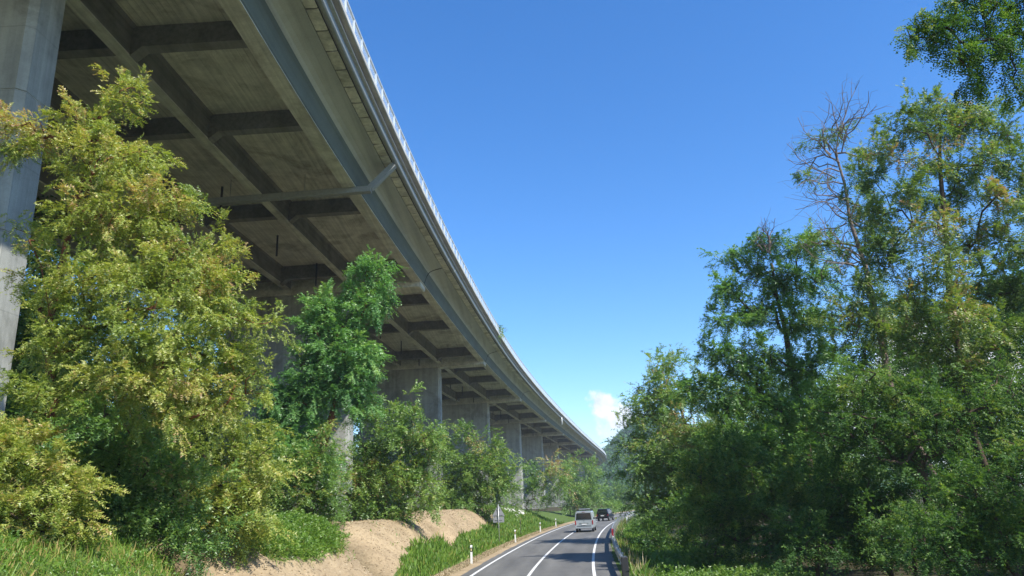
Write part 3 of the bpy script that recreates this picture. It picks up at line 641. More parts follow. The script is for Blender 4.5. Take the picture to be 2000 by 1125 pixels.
TREES = [
    ('locust_tree', 'tall olive yellow locust tree in front of the nearest pier', 'tree', 'trees and shrubs in front of the viaduct', (-10.6, 17.5), 0.3, 'leaf_olive', 'bark_red', 0.047, 0.9, [(-9.98, 17, 13.8, 0.67, 0.5, 0.56), (-9.17, 17, 12.36, 0.37, 0.27, 0.34), (-10.62, 17, 13.02, 0.79, 0.59, 0.46), (-12.05, 17, 12.87, 0.99, 0.74, 0.45), (-12.51, 17, 12.38, 0.52, 0.39, 0.39), (-10.04, 17, 11.98, 1.36, 1.02, 0.71), (-8.57, 17, 10.79, 0.96, 0.72, 0.7), (-10.19, 17, 10.45, 1.21, 0.9, 0.95), (-7.55, 17, 10.81, 0.23, 0.27, 0.36), (-7.75, 18, 9.74, 0.79, 0.59, 0.56), (-8.54, 17, 9.05, 1.49, 1.12, 0.93), (-10.24, 17, 8.74, 1.17, 0.88, 0.86), (-7.57, 17.5, 8.24, 1.07, 0.8, 0.69), (-6.03, 17.5, 7.71, 0.56, 0.42, 0.17), (-8.64, 17, 7.53, 1.82, 1.36, 0.91), (-6.99, 18, 7.16, 0.83, 0.62, 0.64), (-10.58, 17, 7.49, 0.85, 0.64, 0.67), (-8.64, 17, 6.19, 1.78, 1.33, 0.83), (-7.35, 18, 5.91, 1.0, 0.75, 0.75), (-10.77, 17, 6.16, 1.07, 0.8, 0.65), (-11.76, 18, 8.56, 0.55, 0.49, 0.65), (-12.12, 18, 10.22, 0.47, 0.45, 0.6), (-11.6, 18, 7.36, 0.57, 0.43, 0.51), (-12.49, 18, 9.13, 0.34, 0.29, 0.39), (-12.82, 18, 10.97, 0.3, 0.26, 0.35), (-7.43, 18, 8.9, 0.78, 0.59, 0.52), (-6.51, 18, 6.5, 0.57, 0.42, 0.5)], {'trunk': [(-10.6, 17.5, 2), (-10.9, 17.5, 5), (-11.3, 17.4, 8), (-11.0, 17.3, 11), (-10.4, 17.1, 13.3)], 'sprays': 10, 'leaflets': 11, 'clump': 10.5, 'limbs': 260, 'rtip': 0.009}),
    ('shrub', 'broad straw green shrub at the bottom of the olive tree', 'shrub', 'trees and shrubs in front of the viaduct', (-11.8, 16.3), 0.3, 'leaf_olive', 'bark', 0.055, 1.1, [(-10.61, 16, 4.6, 1.2, 0.9, 0.76), (-9.97, 16, 3.94, 1.02, 0.77, 0.65), (-11.65, 16, 4.96, 0.99, 0.74, 0.66), (-10.66, 16, 3.46, 1.17, 0.88, 0.48), (-11.6, 16, 4.01, 0.97, 0.73, 0.75), (-9.56, 16, 3.21, 0.64, 0.48, 0.32)], {'shrub': 1, 'sprays': 10, 'leaflets': 10, 'clump': 8, 'limbs': 90}),
    ('shrub', 'dark green shrub in the shade behind the olive locust', 'shrub', 'trees and shrubs in front of the viaduct', (-10.6, 20.0), 0.3, 'leaf_mid', 'bark', 0.065, 1.0, [(-10.55, 19.5, 5.04, 1.73, 1.3, 1.13), (-8.99, 19.5, 3.95, 1.44, 1.08, 0.98), (-10.94, 19.5, 3.78, 1.31, 0.98, 0.78), (-9.71, 19.5, 3.23, 1.55, 1.17, 0.52), (-10.99, 19.5, 3.1, 1.42, 1.07, 0.41), (-8.64, 19.5, 2.94, 1.16, 0.87, 0.39), (-9.23, 16.5, 5.46, 0.68, 0.51, 0.46)], {'shrub': 1, 'sprays': 9, 'leaflets': 9, 'limbs': 110}),
    ('shrub', 'yellow green shrub with arching twigs between olive tree and green locust', 'shrub', 'trees and shrubs in front of the viaduct', (-9.2, 23.0), 0.3, 'leaf_olive', 'bark', 0.07, 1.0, [(-8.81, 22.5, 5.47, 1.38, 1.04, 1.08), (-8.27, 22.5, 4.25, 1.06, 0.8, 0.91), (-9.14, 22.5, 3.71, 1.2, 0.9, 0.75), (-8.36, 22.5, 3.24, 1.05, 0.78, 0.67), (-8.93, 22.5, 2.91, 1.19, 0.89, 0.45), (-7.62, 22.5, 4.82, 0.46, 0.46, 0.61)], {'shrub': 1, 'sprays': 9, 'leaflets': 9, 'limbs': 90}),
    ('locust_tree', 'slender green locust tree leaning before the second pier', 'tree', 'trees and shrubs in front of the viaduct', (-11.2, 38.5), 0.3, 'leaf_green', 'bark_red', 0.095, 1.0, [(-7.28, 38, 15.75, 0.77, 0.58, 0.44), (-8.25, 38, 15.65, 0.61, 0.46, 0.39), (-7.0, 38, 14.73, 0.6, 0.45, 0.38), (-7.81, 38, 13.63, 1.31, 0.98, 1.09), (-8.51, 38, 14.8, 0.49, 0.37, 0.38), (-10.26, 38, 13.6, 1.04, 0.78, 0.82), (-9.83, 38, 12.6, 1.22, 0.91, 0.95), (-9.25, 38, 11.2, 1.66, 1.25, 1.21), (-8.17, 38, 10.88, 0.94, 0.9, 1.2), (-11.12, 38, 10.87, 0.53, 0.44, 0.59), (-8.41, 38, 9.41, 1.11, 0.83, 0.79), (-12.23, 38, 8.92, 1.19, 0.89, 0.84), (-11.05, 38, 9.13, 1.06, 0.79, 0.66), (-10.5, 38, 8.45, 1.05, 0.79, 0.58), (-11.48, 38, 6.82, 1.51, 1.13, 1.09), (-10.67, 38, 5.77, 1.03, 0.77, 0.77), (-9.5, 38, 5.59, 0.67, 0.5, 0.57), (-8.13, 38, 8.35, 0.68, 0.51, 0.52), (-9.07, 38, 9.31, 1.06, 0.79, 0.69), (-10.27, 38, 9.36, 0.95, 0.71, 0.63), (-9.5, 38, 10.26, 1.06, 0.8, 0.8), (-12.56, 38, 7.63, 1.04, 0.78, 0.65), (-12.22, 38, 5.83, 1.16, 0.87, 0.9)], {'trunk': [(-11.2, 38.5, 2), (-10.2, 38.3, 5.5), (-9.2, 38, 9), (-8.5, 38, 11.8), (-7.6, 38, 14.4)], 'sprays': 8, 'leaflets': 11, 'clump': 6.5, 'limbs': 200, 'rtip': 0.016, 'flat': 0.8, 'rachis': 4.6}),
    ('shrub', 'dense feathery green shrub below the slender locust', 'shrub', 'trees and shrubs in front of the viaduct', (-10.3, 36.5), 0.3, 'leaf_mid', 'bark', 0.09, 1.1, [(-11.05, 36, 4.97, 1.7, 1.27, 1.46), (-9.79, 36, 3.52, 1.56, 1.17, 1.2), (-11.33, 36, 3.12, 1.43, 1.08, 0.96), (-9.09, 36, 4.07, 0.84, 0.81, 1.08), (-9.6, 35.5, 5.47, 0.82, 0.61, 0.77), (-9.39, 35.5, 6.53, 0.53, 0.47, 0.63), (-11.43, 35, 4.49, 1.18, 0.88, 1.06), (-10.47, 36, 2.52, 1.9, 1.43, 0.59)], {'shrub': 1, 'sprays': 8, 'leaflets': 9, 'limbs': 90, 'flat': 0.8}),
    ('shrub', 'tall mixed shrub with rusty tips in front of the third pier', 'shrub', 'trees and shrubs in front of the viaduct', (-8.6, 46.0), 0.3, 'leaf_mid', 'bark', 0.115, 1.1, [(-6.68, 45, 9.15, 0.87, 0.7, 0.93), (-7.45, 45, 7.5, 1.54, 1.15, 1.29), (-8.52, 45, 7.24, 0.98, 1.04, 1.38), (-6.07, 45, 7.14, 0.98, 1.04, 1.38), (-8.35, 45, 5.15, 1.82, 1.36, 1.36), (-6.53, 45, 4.78, 1.27, 1.02, 1.36), (-8.79, 45, 3.43, 1.65, 1.24, 1.14), (-7.14, 45, 3.07, 1.49, 1.12, 0.9), (-9.53, 45, 3.17, 1.2, 0.9, 1.05), (-5.56, 45, 5.92, 0.43, 0.82, 1.1), (-9.57, 45, 5.2, 1.06, 0.91, 1.21), (-9.01, 45, 9.1, 0.93, 0.7, 0.78), (-5.33, 45, 4.15, 0.9, 0.79, 1.05), (-4.98, 45, 7.7, 0.46, 0.58, 0.77)], {'shrub': 1, 'sprays': 8, 'leaflets': 9, 'limbs': 120}),
    ('shrub', 'grey green willow like shrub beside the fourth pier', 'shrub', 'trees and shrubs in front of the viaduct', (-4.9, 71.5), 0.3, 'leaf_mid', 'bark', 0.14, 1.05, [(-4.73, 71, 9.25, 0.68, 0.94, 1.26), (-5.84, 71, 7.31, 1.54, 1.22, 1.63), (-2.63, 71, 6.94, 1.63, 1.22, 1.53), (-4.34, 71, 5.85, 2.39, 1.79, 1.53), (-6.04, 71, 4.54, 1.8, 1.35, 1.66), (-2.95, 71, 4.41, 2.28, 1.71, 1.52), (-1.25, 71, 5.49, 0.95, 1.25, 1.67), (-4.64, 71, 3.34, 2.83, 2.13, 0.85), (-7.18, 71, 7.37, 1.2, 1.44, 1.92), (-7.46, 71, 4.6, 1.19, 1.42, 1.9), (-3.55, 71, 8.15, 1.44, 1.08, 1.06), (-1.87, 71, 8.08, 0.87, 0.72, 0.96)], {'shrub': 1, 'sprays': 8, 'leaflets': 9, 'limbs': 110}),
    ('shrub', 'rounded shrub before the fifth pier above the grass slope', 'shrub', 'trees and shrubs in front of the viaduct', (1.8, 112.0), 0.3, 'leaf_mid', 'bark', 0.22, 1.1, [(2.57, 112, 7.29, 1.51, 1.24, 1.66), (1.69, 112, 4.78, 1.64, 1.23, 1.64), (5.23, 112, 7.69, 2.11, 1.58, 1.96), (4.7, 112, 5.02, 2.69, 2.02, 1.95), (0.86, 112, 3.02, 1.04, 0.78, 0.74)], {'shrub': 1, 'sprays': 7, 'leaflets': 8, 'limbs': 60}),
    ('shrub', 'wide leafy shrub at the end of the grass slope behind the van', 'shrub', 'trees and shrubs in front of the viaduct', (9.5, 148.0), 0.3, 'leaf_mid', 'bark', 0.22, 1.15, [(9.76, 146, 8.89, 2.55, 1.91, 2.36), (12.62, 146, 7.63, 2.74, 2.06, 2.35), (9.99, 146, 4.91, 3.9, 2.92, 2.34), (13.84, 146, 4.27, 2.72, 2.04, 2.33), (11.29, 146, 2.51, 3.68, 2.76, 1.45)], {'shrub': 1, 'sprays': 7, 'leaflets': 8, 'limbs': 70}),
    ('shrub', 'small yellow green bush on the bend beyond the dark suv', 'shrub', 'trees and shrubs in front of the viaduct', (22.5, 172), 0.3, 'leaf_bright', 'bark', 0.25, 1.1, [(18.68, 172, 2.48, 1.83, 1.37, 1.37), (20.35, 172, 1.97, 1.6, 1.2, 1.14)], {'shrub': 1, 'sprays': 7, 'leaflets': 8, 'limbs': 30}),
    ('broadleaf_tree', 'blue green tree in haze far down the road', 'tree', 'trees of the wood on the right', (34, 225), 0.3, 'leaf_dark', 'bark', 0.34, 1.1, [(29.56, 225, 4.45, 3.3, 2.47, 3.0), (27.83, 225, 1.65, 2.99, 2.24, 2.39), (31.91, 225, 2.19, 2.99, 2.47, 3.29), (25.71, 225, 3.17, 2.39, 1.8, 2.39)], {'sprays': 7, 'leaflets': 8, 'limbs': 40}),
    ('broadleaf_tree', 'rounded tree at the left end of the wood beside the road', 'tree', 'trees of the wood on the right', (15.8, 61.0), 0.3, 'leaf_mid', 'bark', 0.15, 0.95, [(12.23, 60, 13.1, 1.67, 1.25, 1.09), (10.8, 60, 11.28, 1.74, 1.31, 1.24), (13.49, 60, 11.16, 2.49, 1.86, 1.74), (9.21, 60, 9.7, 0.91, 0.8, 1.07), (11.39, 60, 8.79, 2.54, 1.9, 1.84), (8.82, 60, 7.49, 0.9, 0.92, 1.22), (13.75, 60, 7.88, 2.86, 2.14, 2.04), (10.07, 60, 5.66, 1.69, 1.27, 1.61), (12.6, 60, 4.77, 2.81, 2.11, 2.01), (9.62, 60, 2.96, 1.43, 1.08, 1.35), (11.93, 60, 2.1, 2.38, 1.79, 1.59), (9.03, 60, 5.31, 1.05, 0.91, 1.21), (11.8, 59, 10.69, 1.63, 1.22, 1.22), (10.66, 58, 7.07, 1.77, 1.33, 1.38), (12.69, 58, 5.83, 2.15, 1.61, 1.56)], {'sprays': 8, 'leaflets': 9, 'limbs': 170, 'rtip': 0.018}),
    ('shrub', 'sunlit pale bush low behind the guardrail bend', 'shrub', 'trees of the wood on the right', (13.5, 78), 0.3, 'leaf_mid', 'bark', 0.15, 1.1, [(11.9, 78, 1.89, 1.14, 0.85, 1.03), (12.45, 78, 1.13, 0.82, 0.62, 0.72)], {'shrub': 1, 'sprays': 7, 'leaflets': 8, 'limbs': 30}),
    ('locust_tree', 'bushy bright green locust left of the dead topped tree', 'tree', 'trees of the wood on the right', (15.5, 41.5), 0.3, 'leaf_fresh', 'bark', 0.105, 0.85, [(12.59, 40, 16.31, 1.05, 0.79, 0.41), (14.74, 40, 17.07, 1.35, 1.01, 0.59), (17.01, 40, 16.66, 1.23, 0.92, 0.64), (11.91, 39, 14.16, 1.07, 0.8, 0.67), (14.46, 40, 15.09, 1.67, 1.26, 0.87), (17.1, 41, 14.82, 1.42, 1.06, 0.94), (11.12, 39, 12.32, 0.94, 0.71, 0.61), (13.44, 40, 12.9, 1.65, 1.24, 0.97), (16.18, 40, 12.19, 1.87, 1.4, 1.08), (10.5, 39, 10.52, 1.04, 0.78, 0.66), (12.52, 39, 10.29, 1.69, 1.27, 0.93), (15.68, 40, 9.78, 2.01, 1.5, 1.06), (9.75, 39, 8.77, 1.08, 0.81, 0.7), (11.83, 39, 8.14, 1.77, 1.33, 0.97), (14.67, 39, 7.35, 2.03, 1.52, 1.07), (11.05, 39, 6.19, 1.48, 1.11, 0.9), (13.61, 39, 5.56, 2.0, 1.5, 1.05)], {'sprays': 8, 'leaflets': 10, 'clump': 7, 'limbs': 220, 'rtip': 0.016, 'flat': 0.75}),
    ('shrub', 'dark shrub thicket under the bright green locust', 'shrub', 'trees of the wood on the right', (11.9, 37.5), 0.3, 'leaf_dark', 'bark', 0.1, 1.1, [(9.36, 36, 5.05, 1.7, 1.27, 1.21), (11.16, 36, 4.03, 2.17, 1.63, 1.44), (8.89, 36, 3.19, 1.44, 1.08, 1.2), (10.18, 36, 2.0, 1.9, 1.42, 1.07), (13.01, 36, 3.48, 1.92, 1.44, 1.44), (12.23, 36, 1.46, 2.12, 1.59, 1.06)], {'shrub': 1, 'sprays': 8, 'leaflets': 9, 'limbs': 120}),
    ('locust_tree', 'half dead locust with bare branching top against the sky', 'tree', 'trees of the wood on the right', (21.0, 36.5), 0.3, 'leaf_pod', 'bark_grey', 0.095, 0.5, [(16.77, 36, 21.21, 0.71, 0.53, 0.27), (17.93, 36, 21.61, 0.49, 0.37, 0.27), (16.13, 36, 18.85, 0.81, 0.61, 0.19), (18.66, 36, 19.47, 0.95, 0.71, 0.76), (18.84, 36, 17.42, 1.07, 0.8, 0.93), (15.88, 36, 15.57, 1.18, 0.89, 0.53), (18.49, 36, 15.45, 1.18, 0.89, 1.05), (17.54, 36, 13.03, 1.29, 0.97, 1.16), (16.26, 36, 11.49, 1.28, 0.96, 1.28), (18.19, 36, 10.88, 1.27, 0.95, 1.27)], {'trunk': [(21, 36.5, 0), (18.32, 36.3, 7.36), (18.18, 36.2, 11.45), (17.99, 36.0, 14.09), (17.64, 36.0, 16.62), (17.71, 36.0, 18.63), (17.52, 36.0, 20.42), (17.98, 36.0, 21.91)], 'sprays': 6, 'leaflets': 9, 'clump': 6, 'limbs': 120, 'rtip': 0.017, 'flat': 0.7, 'dead': [(17.52, 36.0, 20.42, 6, 3.4, 130, 0.7), (17.93, 36.0, 21.61, 6, 2.8, 75, 0.6), (17.74, 36.0, 18.05, 4, 3.4, 168, 0.3), (17.99, 36.0, 14.09, 6, 4.2, 152, 0.35), (17.59, 36.0, 19.52, 5, 3.4, 150, 0.5), (17.72, 36.0, 16.33, 3, 3.6, 160, 0.4), (13.92, 38.0, 15.8, 6, 2.0, 100, 0.4)]}),
    ('locust_tree', 'tallest locust with brown seed pods at the right edge', 'tree', 'trees of the wood on the right', (18.6, 29.5), 0.3, 'leaf_pod', 'bark', 0.085, 0.72, [(18.74, 29, 19.03, 1.34, 1.0, 0.49), (20.46, 29, 18.7, 1.22, 0.92, 0.53), (16.65, 28, 17.69, 0.98, 0.74, 0.47), (19.26, 29, 17.77, 1.41, 1.06, 0.53), (21.56, 29, 17.65, 1.01, 0.76, 0.6), (16.39, 30, 17.68, 0.91, 0.68, 0.45), (17.12, 28, 16.26, 1.06, 0.79, 0.46), (19.85, 29, 16.38, 1.4, 1.05, 0.57), (21.73, 29, 16.05, 1.09, 0.82, 0.61), (15.71, 30, 16.4, 0.81, 0.61, 0.45), (16.22, 28, 14.88, 1.08, 0.81, 0.54), (19.31, 30, 15.33, 1.43, 1.07, 0.58), (19.81, 28, 14.13, 1.16, 0.87, 0.58), (22.21, 29, 14.44, 1.18, 0.88, 0.69), (15.73, 30, 14.59, 1.02, 0.76, 0.58), (16.63, 28, 13.26, 1.23, 0.92, 0.58), (19.13, 29, 13.07, 1.27, 0.95, 0.64), (20.89, 29, 12.45, 1.26, 0.95, 0.72), (15.2, 29, 12.41, 1.05, 0.79, 0.59), (16.68, 28, 11.47, 1.33, 1.0, 0.65), (19.98, 30, 11.28, 1.38, 1.03, 0.73), (21.11, 29, 10.71, 1.14, 0.85, 0.7), (15.79, 29, 10.52, 1.24, 0.93, 0.66), (17.0, 28, 9.58, 1.35, 1.01, 0.67), (19.5, 29, 9.08, 1.31, 0.98, 0.73), (16.38, 30, 8.81, 1.34, 1.01, 0.71), (17.82, 29, 7.92, 1.49, 1.12, 0.73)], {'trunk': [(18.6, 29.5, 0), (17.7, 29.4, 4.88), (17.73, 29.3, 7.67), (17.69, 29.2, 10.17), (18.11, 29.1, 13.2), (18.4, 29.0, 16.16), (18.84, 29.0, 18.33)], 'sprays': 8, 'leaflets': 10, 'clump': 7.5, 'limbs': 260, 'rtip': 0.011, 'flat': 0.75, 'expo': 0.44}),
    ('broadleaf_tree', 'dark leaning tree deep in the wood with visible lower trunk', 'tree', 'trees of the wood on the right', (14.2, 25.5), 0.3, 'leaf_dark', 'bark', 0.075, 0.85, [(11.91, 25, 6.47, 1.21, 0.91, 0.86), (13.52, 25, 5.89, 1.37, 1.03, 0.86), (10.85, 25, 5.33, 1.36, 1.02, 0.94), (12.59, 25, 4.58, 1.52, 1.14, 0.84), (16.18, 25, 6.29, 1.03, 0.77, 1.03), (14.94, 25, 5.32, 1.19, 0.89, 0.85)], {'trunk': [(14.0, 25.5, 0), (13.36, 25.4, 2.77), (13.23, 25.3, 4.08), (12.91, 25.2, 5.77)], 'sprays': 8, 'leaflets': 9, 'limbs': 140, 'rtip': 0.017}),
    ('shrub', 'shaded understory bush at the lower right corner', 'shrub', 'trees of the wood on the right', (12.6, 19.5), 0.3, 'leaf_dark', 'bark', 0.06, 1.0, [(11.4, 19.5, 3.09, 1.16, 0.87, 0.71), (11.95, 19.5, 2.08, 1.15, 0.86, 0.7), (10.51, 19.5, 1.9, 1.14, 0.86, 0.57), (12.6, 19.5, 3.8, 0.78, 0.59, 0.78)], {'shrub': 1, 'sprays': 8, 'leaflets': 9, 'limbs': 90}),
    ('shrub', 'dark undergrowth bush between the thicket and the leaning tree', 'shrub', 'trees of the wood on the right', (12.0, 27.5), 0.3, 'leaf_dark', 'bark', 0.08, 1.0, [(11.19, 27, 3.38, 1.44, 1.08, 1.08), (12.52, 27, 2.8, 1.43, 1.07, 1.07), (11.26, 27, 1.67, 1.59, 1.19, 0.79), (12.98, 27, 1.43, 1.41, 1.06, 0.7)], {'shrub': 1, 'sprays': 8, 'leaflets': 9, 'limbs': 90}),
    ('broadleaf_tree', 'dense tree filling the wood behind the tall locust', 'tree', 'trees of the wood on the right', (27.5, 44), 0.3, 'leaf_dark', 'bark', 0.13, 1.0, [(21.61, 44, 12.59, 2.17, 1.63, 1.86), (24.51, 44, 13.1, 2.18, 1.64, 1.87), (27.16, 44, 12.34, 2.48, 1.86, 2.17), (29.9, 44, 13.5, 2.5, 1.87, 2.19), (21.67, 44, 9.46, 2.74, 2.06, 1.83), (25.77, 44, 8.67, 2.73, 2.05, 1.82), (29.51, 44, 9.12, 2.43, 1.82, 2.13), (19.35, 44, 8.35, 2.42, 1.81, 1.81), (22.85, 44, 6.11, 2.98, 2.24, 1.79), (27.22, 44, 5.63, 2.97, 2.23, 1.78), (18.86, 44, 5.41, 2.67, 2.0, 1.78)], {'sprays': 7, 'leaflets': 9, 'limbs': 140, 'rtip': 0.02}),
    ('broadleaf_tree', 'dark tree deeper in the wood behind the rounded tree', 'tree', 'trees of the wood on the right', (21.5, 56), 0.3, 'leaf_dark', 'bark', 0.15, 1.0, [(15.53, 55, 9.99, 2.27, 1.7, 1.89), (18.65, 55, 10.61, 2.66, 1.99, 1.9), (15.54, 55, 7.01, 2.61, 1.96, 1.86), (19.62, 55, 6.83, 2.98, 2.24, 2.24), (14.12, 55, 4.53, 2.21, 1.66, 1.84), (17.64, 55, 3.32, 2.93, 2.19, 1.83), (21.39, 55, 3.87, 2.93, 2.2, 2.2)], {'sprays': 7, 'leaflets': 8, 'limbs': 120, 'rtip': 0.02}),
    ('locust_tree', 'overhanging locust branch with hanging leaves at the top right', 'tree', 'trees of the wood on the right', (11.2, 6.0), 0.3, 'leaf_dark', 'bark', 0.036, 0.42, [(5.91, 9, 9.56, 0.29, 0.22, 0.13), (6.3, 9, 9.67, 0.32, 0.24, 0.16), (6.74, 9, 9.73, 0.43, 0.33, 0.2), (6.07, 9, 9.27, 0.29, 0.21, 0.11), (7.02, 9, 9.34, 0.36, 0.27, 0.23), (6.49, 9, 9.2, 0.39, 0.29, 0.16), (6.15, 9, 8.98, 0.21, 0.16, 0.1), (6.81, 9, 8.9, 0.32, 0.24, 0.16), (6.49, 9, 8.72, 0.2, 0.15, 0.1), (7.03, 9, 8.61, 0.1, 0.18, 0.24), (5.7, 9, 9.37, 0.13, 0.1, 0.07), (7.72, 9, 9.31, 0.57, 0.43, 0.57), (7.79, 9, 10.15, 0.66, 0.49, 0.44), (6.99, 9, 10.19, 0.59, 0.44, 0.29), (8.02, 9, 8.8, 0.56, 0.42, 0.49)], {'trunk': [(11.2, 6, 0), (11.4, 6.2, 4), (11.0, 6.6, 7.5), (10.0, 7.4, 10), (8.6, 8.6, 11.2)], 'sprays': 9, 'leaflets': 13, 'clump': 8, 'limbs': 150, 'rtip': 0.006, 'flat': 0.5, 'droop': 0.6, 'rachis': 5, 'quad': True}),
    ('broadleaf_tree', 'broadleaf tree of the wood standing just beyond the right picture edge', 'tree', 'trees of the wood on the right', (21, 12), 0.3, 'leaf_dark', 'bark', 0.26, 0.9, [(21, 12, 9.36, 4.5, 4.5, 3.38), (19.8, 13, 5.8500000000000005, 4.2749999999999995, 4.05, 3.25), (22, 11, 11.700000000000001, 2.6999999999999997, 2.6999999999999997, 2.08)], {'sprays': 7, 'leaflets': 8, 'limbs': 60, 'rtip': 0.02}),  # this and the next two trees are out of view, added for shade
    ('broadleaf_tree', 'taller broadleaf tree of the wood farther beyond the right picture edge', 'tree', 'trees of the wood on the right', (28, 21), 0.3, 'leaf_dark', 'bark', 0.26, 0.9, [(28, 21, 10.799999999999999, 5, 5, 3.9000000000000004), (26.8, 22, 6.75, 4.75, 4.5, 3.75), (29, 20, 13.5, 3.0, 3.0, 2.4)], {'sprays': 7, 'leaflets': 8, 'limbs': 60, 'rtip': 0.02}),
    ('broadleaf_tree', 'broadleaf tree beside the road behind the viewpoint', 'tree', 'trees of the wood on the right', (17, -2), 0.3, 'leaf_dark', 'bark', 0.26, 0.9, [(17, -2, 8.64, 4.2, 4.2, 3.12), (15.8, -1, 5.4, 3.9899999999999998, 3.7800000000000002, 3.0), (18, -3, 10.8, 2.52, 2.52, 1.92)], {'sprays': 7, 'leaflets': 8, 'limbs': 60, 'rtip': 0.02}),
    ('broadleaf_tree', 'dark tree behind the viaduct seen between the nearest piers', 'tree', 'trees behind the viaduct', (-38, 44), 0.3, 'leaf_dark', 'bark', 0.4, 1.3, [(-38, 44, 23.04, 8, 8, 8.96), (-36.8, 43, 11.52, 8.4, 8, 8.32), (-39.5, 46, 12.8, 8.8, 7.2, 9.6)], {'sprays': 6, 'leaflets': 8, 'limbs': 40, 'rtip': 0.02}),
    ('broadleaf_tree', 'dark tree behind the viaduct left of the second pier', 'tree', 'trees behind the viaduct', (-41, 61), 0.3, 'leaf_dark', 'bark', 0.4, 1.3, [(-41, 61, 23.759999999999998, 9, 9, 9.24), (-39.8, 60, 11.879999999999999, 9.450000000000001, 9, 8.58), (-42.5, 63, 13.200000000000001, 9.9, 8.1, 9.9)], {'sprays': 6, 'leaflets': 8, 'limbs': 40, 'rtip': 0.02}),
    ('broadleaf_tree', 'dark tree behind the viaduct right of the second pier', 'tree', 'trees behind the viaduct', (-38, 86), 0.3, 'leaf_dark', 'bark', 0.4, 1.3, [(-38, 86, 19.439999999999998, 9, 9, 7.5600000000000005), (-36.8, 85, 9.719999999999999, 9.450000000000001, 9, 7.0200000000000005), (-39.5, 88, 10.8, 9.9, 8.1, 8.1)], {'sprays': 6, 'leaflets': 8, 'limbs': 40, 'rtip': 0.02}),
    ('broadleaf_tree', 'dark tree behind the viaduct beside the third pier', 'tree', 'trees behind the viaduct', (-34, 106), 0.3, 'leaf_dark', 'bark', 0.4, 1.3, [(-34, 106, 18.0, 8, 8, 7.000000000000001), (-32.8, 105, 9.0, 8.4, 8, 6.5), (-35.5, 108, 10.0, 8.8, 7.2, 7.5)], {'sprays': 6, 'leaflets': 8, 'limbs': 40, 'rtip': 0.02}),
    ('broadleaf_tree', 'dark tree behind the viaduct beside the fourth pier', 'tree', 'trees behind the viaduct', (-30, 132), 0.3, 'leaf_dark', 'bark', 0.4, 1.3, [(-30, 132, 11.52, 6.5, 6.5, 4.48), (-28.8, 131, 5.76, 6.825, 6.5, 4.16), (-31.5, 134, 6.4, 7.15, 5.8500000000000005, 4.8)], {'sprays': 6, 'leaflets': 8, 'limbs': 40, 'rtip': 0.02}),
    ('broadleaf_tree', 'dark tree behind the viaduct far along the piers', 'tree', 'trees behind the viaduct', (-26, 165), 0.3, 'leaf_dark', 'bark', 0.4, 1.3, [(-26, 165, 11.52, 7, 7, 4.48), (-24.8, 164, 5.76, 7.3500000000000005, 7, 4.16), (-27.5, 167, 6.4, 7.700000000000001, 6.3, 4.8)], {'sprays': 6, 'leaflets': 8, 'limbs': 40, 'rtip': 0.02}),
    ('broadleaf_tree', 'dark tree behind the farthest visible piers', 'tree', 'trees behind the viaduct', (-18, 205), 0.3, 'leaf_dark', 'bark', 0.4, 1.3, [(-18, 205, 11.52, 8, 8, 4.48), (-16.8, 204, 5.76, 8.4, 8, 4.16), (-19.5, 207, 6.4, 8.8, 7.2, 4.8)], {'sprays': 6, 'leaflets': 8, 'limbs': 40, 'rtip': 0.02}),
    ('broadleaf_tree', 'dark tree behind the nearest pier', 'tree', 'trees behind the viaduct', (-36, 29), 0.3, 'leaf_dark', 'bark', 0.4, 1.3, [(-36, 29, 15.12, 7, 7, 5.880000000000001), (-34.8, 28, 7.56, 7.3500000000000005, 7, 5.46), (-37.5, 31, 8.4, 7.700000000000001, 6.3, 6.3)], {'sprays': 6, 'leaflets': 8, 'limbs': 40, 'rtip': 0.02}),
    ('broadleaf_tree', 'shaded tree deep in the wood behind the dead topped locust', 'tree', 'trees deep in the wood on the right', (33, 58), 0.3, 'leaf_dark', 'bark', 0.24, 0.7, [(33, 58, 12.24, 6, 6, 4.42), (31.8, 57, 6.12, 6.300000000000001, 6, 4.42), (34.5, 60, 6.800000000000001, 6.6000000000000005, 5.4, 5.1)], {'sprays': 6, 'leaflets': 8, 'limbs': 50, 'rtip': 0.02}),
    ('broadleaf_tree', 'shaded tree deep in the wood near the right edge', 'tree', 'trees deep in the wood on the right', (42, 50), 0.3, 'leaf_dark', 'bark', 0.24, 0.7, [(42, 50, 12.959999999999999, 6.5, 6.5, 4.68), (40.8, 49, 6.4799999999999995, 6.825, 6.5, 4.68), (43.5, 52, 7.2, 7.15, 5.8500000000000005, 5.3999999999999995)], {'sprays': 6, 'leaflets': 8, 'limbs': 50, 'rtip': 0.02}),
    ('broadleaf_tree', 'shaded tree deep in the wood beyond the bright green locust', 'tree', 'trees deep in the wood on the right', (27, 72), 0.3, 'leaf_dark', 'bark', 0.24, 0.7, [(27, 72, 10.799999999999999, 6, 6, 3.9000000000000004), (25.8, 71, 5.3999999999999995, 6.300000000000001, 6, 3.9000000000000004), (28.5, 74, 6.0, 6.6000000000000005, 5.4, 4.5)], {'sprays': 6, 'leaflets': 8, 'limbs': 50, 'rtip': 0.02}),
    ('broadleaf_tree', 'shaded tree in the second row of the wood behind the leaning trunk', 'tree', 'trees deep in the wood on the right', (29, 35), 0.3, 'leaf_dark', 'bark', 0.24, 0.7, [(29, 35, 10.799999999999999, 5.5, 5.5, 3.9000000000000004), (27.8, 34, 5.3999999999999995, 5.775, 5.5, 3.9000000000000004), (30.5, 37, 6.0, 6.050000000000001, 4.95, 4.5)], {'sprays': 6, 'leaflets': 8, 'limbs': 50, 'rtip': 0.02}),
